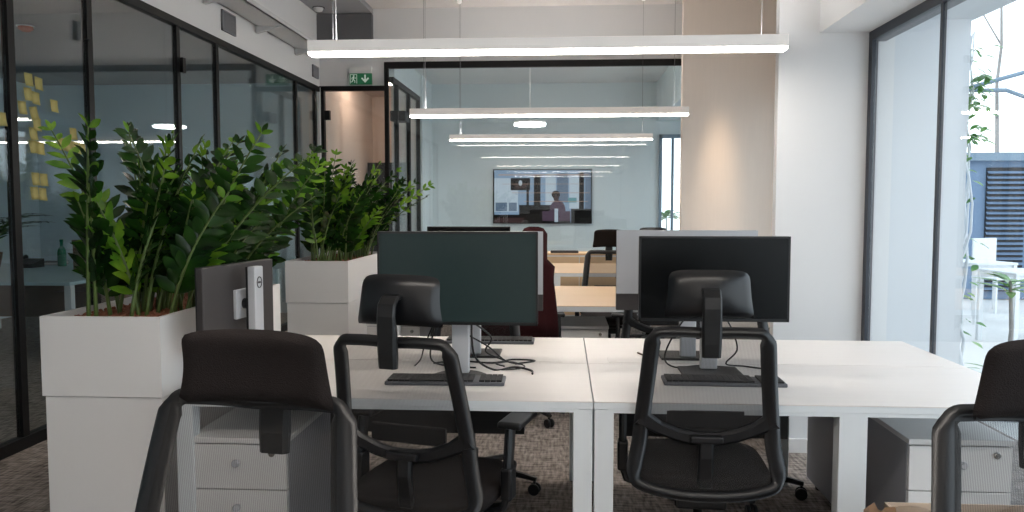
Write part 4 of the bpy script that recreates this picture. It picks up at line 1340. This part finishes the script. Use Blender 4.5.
def leafy(label, loc, n, L, W, h, seed, pot, name='garden_plant'):
    t = thing(name, label, 'plant', loc)
    rnd = random.Random(seed); st = MB(); lf = MB(); lf.mats = [M['leaf_out']]
    z0 = 0.0
    if pot:
        MB().lathe([(0.12, 0), (0.16, 0.3), (0.145, 0.3), (0.14, 0.27), (0.01, 0.27)], n=20).build('pot', M['ext_wall'], t)
        z0 = 0.26
    st.tube([(0, 0, z0), (0.02, 0, (z0 + h) / 2), (0, 0, h)], [0.018, 0.014, 0.01], 8)
    for k in range(n):
        az = 2 * PI * k / n + rnd.uniform(-0.2, 0.2)
        out = Vector((math.cos(az), math.sin(az), rnd.uniform(-0.1, 0.5)))
        leaflet(lf, Vector((0, 0, h - rnd.uniform(0, 0.08))), out, Vector((0, 0, 1)), L * rnd.uniform(0.8, 1.1), W, False)
    st.build('stem', M['bark'], t); lf.build('foliage', None, t, recalc=False)
leafy('potted plant with broad green leaves on the terrace near the picture edge', (2.97, 5.5, -0.01), 16, 0.22, 0.06, 0.93, 51, True, 'potted_plant')
leafy('small green sprout growing at the foot of the outdoor pier', (2.58, 5.3, -0.01), 12, 0.22, 0.04, 0.42, 52, False)
leafy('leafy shrub outside the far narrow glass door', (1.78, 14.0, 0.0), 26, 0.45, 0.10, 1.25, 53, False)

# ------------------------------------------------------------------ light
w = bpy.data.worlds.new('World'); scene.world = w
w.use_nodes = True
nt = w.node_tree
bg = nt.nodes['Background']
tc = nt.nodes.new('ShaderNodeTexCoord')
sep = nt.nodes.new('ShaderNodeSeparateXYZ')
nt.links.new(tc.outputs['Generated'], sep.inputs[0])
ramp = nt.nodes.new('ShaderNodeValToRGB')
ramp.color_ramp.elements[0].position = 0.0
ramp.color_ramp.elements[0].color = (0.90, 0.95, 1.0, 1)
ramp.color_ramp.elements[1].position = 1.0
ramp.color_ramp.elements[1].color = (0.74, 0.86, 1.0, 1)
nt.links.new(sep.outputs['Z'], ramp.inputs[0])
nt.links.new(ramp.outputs[0], bg.inputs['Color'])
bg.inputs['Strength'].default_value = 2.2

# wall washer spot above the beige wall
t = thing('ceiling_spot', 'small white ceiling spotlight washing the beige wall', 'lamp', (1.78, 8.75, CEIL - 0.02))
MB().lathe([(0.035, 0.018), (0.035, -0.06), (0.028, -0.06), (0.02, -0.03)], n=18).build('housing', M['lamp_body'], t)
l = bpy.data.lights.new('wall_washer', 'SPOT'); l.energy = 200; l.color = (1, 0.74, 0.5); l.spot_size = R(17); l.spot_blend = 1.0; l.shadow_soft_size = 0.12
o = bpy.data.objects.new('wall_washer', l); C.objects.link(o); o.location = (1.78, 8.75, CEIL - 0.12)
o.rotation_euler = (R(17), 0, 0)

# ------------------------------------------------------------------ camera
cam = bpy.data.cameras.new('Camera')
cam.sensor_width = 36.0
cam.lens = 800 / 1024 * 36.0
co = bpy.data.objects.new('Camera', cam); C.objects.link(co)
co.location = (0, 0, 1.42)
yaw = math.atan(51 / 800); pit = math.atan(51 / 800)
co.rotation_euler = (PI / 2 - pit, 0, yaw)
cam.clip_start = 0.05
scene.camera = co

scene.view_settings.view_transform = 'Standard'
scene.view_settings.look = 'None'
scene.view_settings.gamma = 1
scene.view_settings.use_curve_mapping = False
scene.view_settings.exposure = 0.3
scene.cycles.use_denoising = True
scene.cycles.max_bounces = 10
scene.cycles.transparent_max_bounces = 24
scene.cycles.sample_clamp_indirect = 8
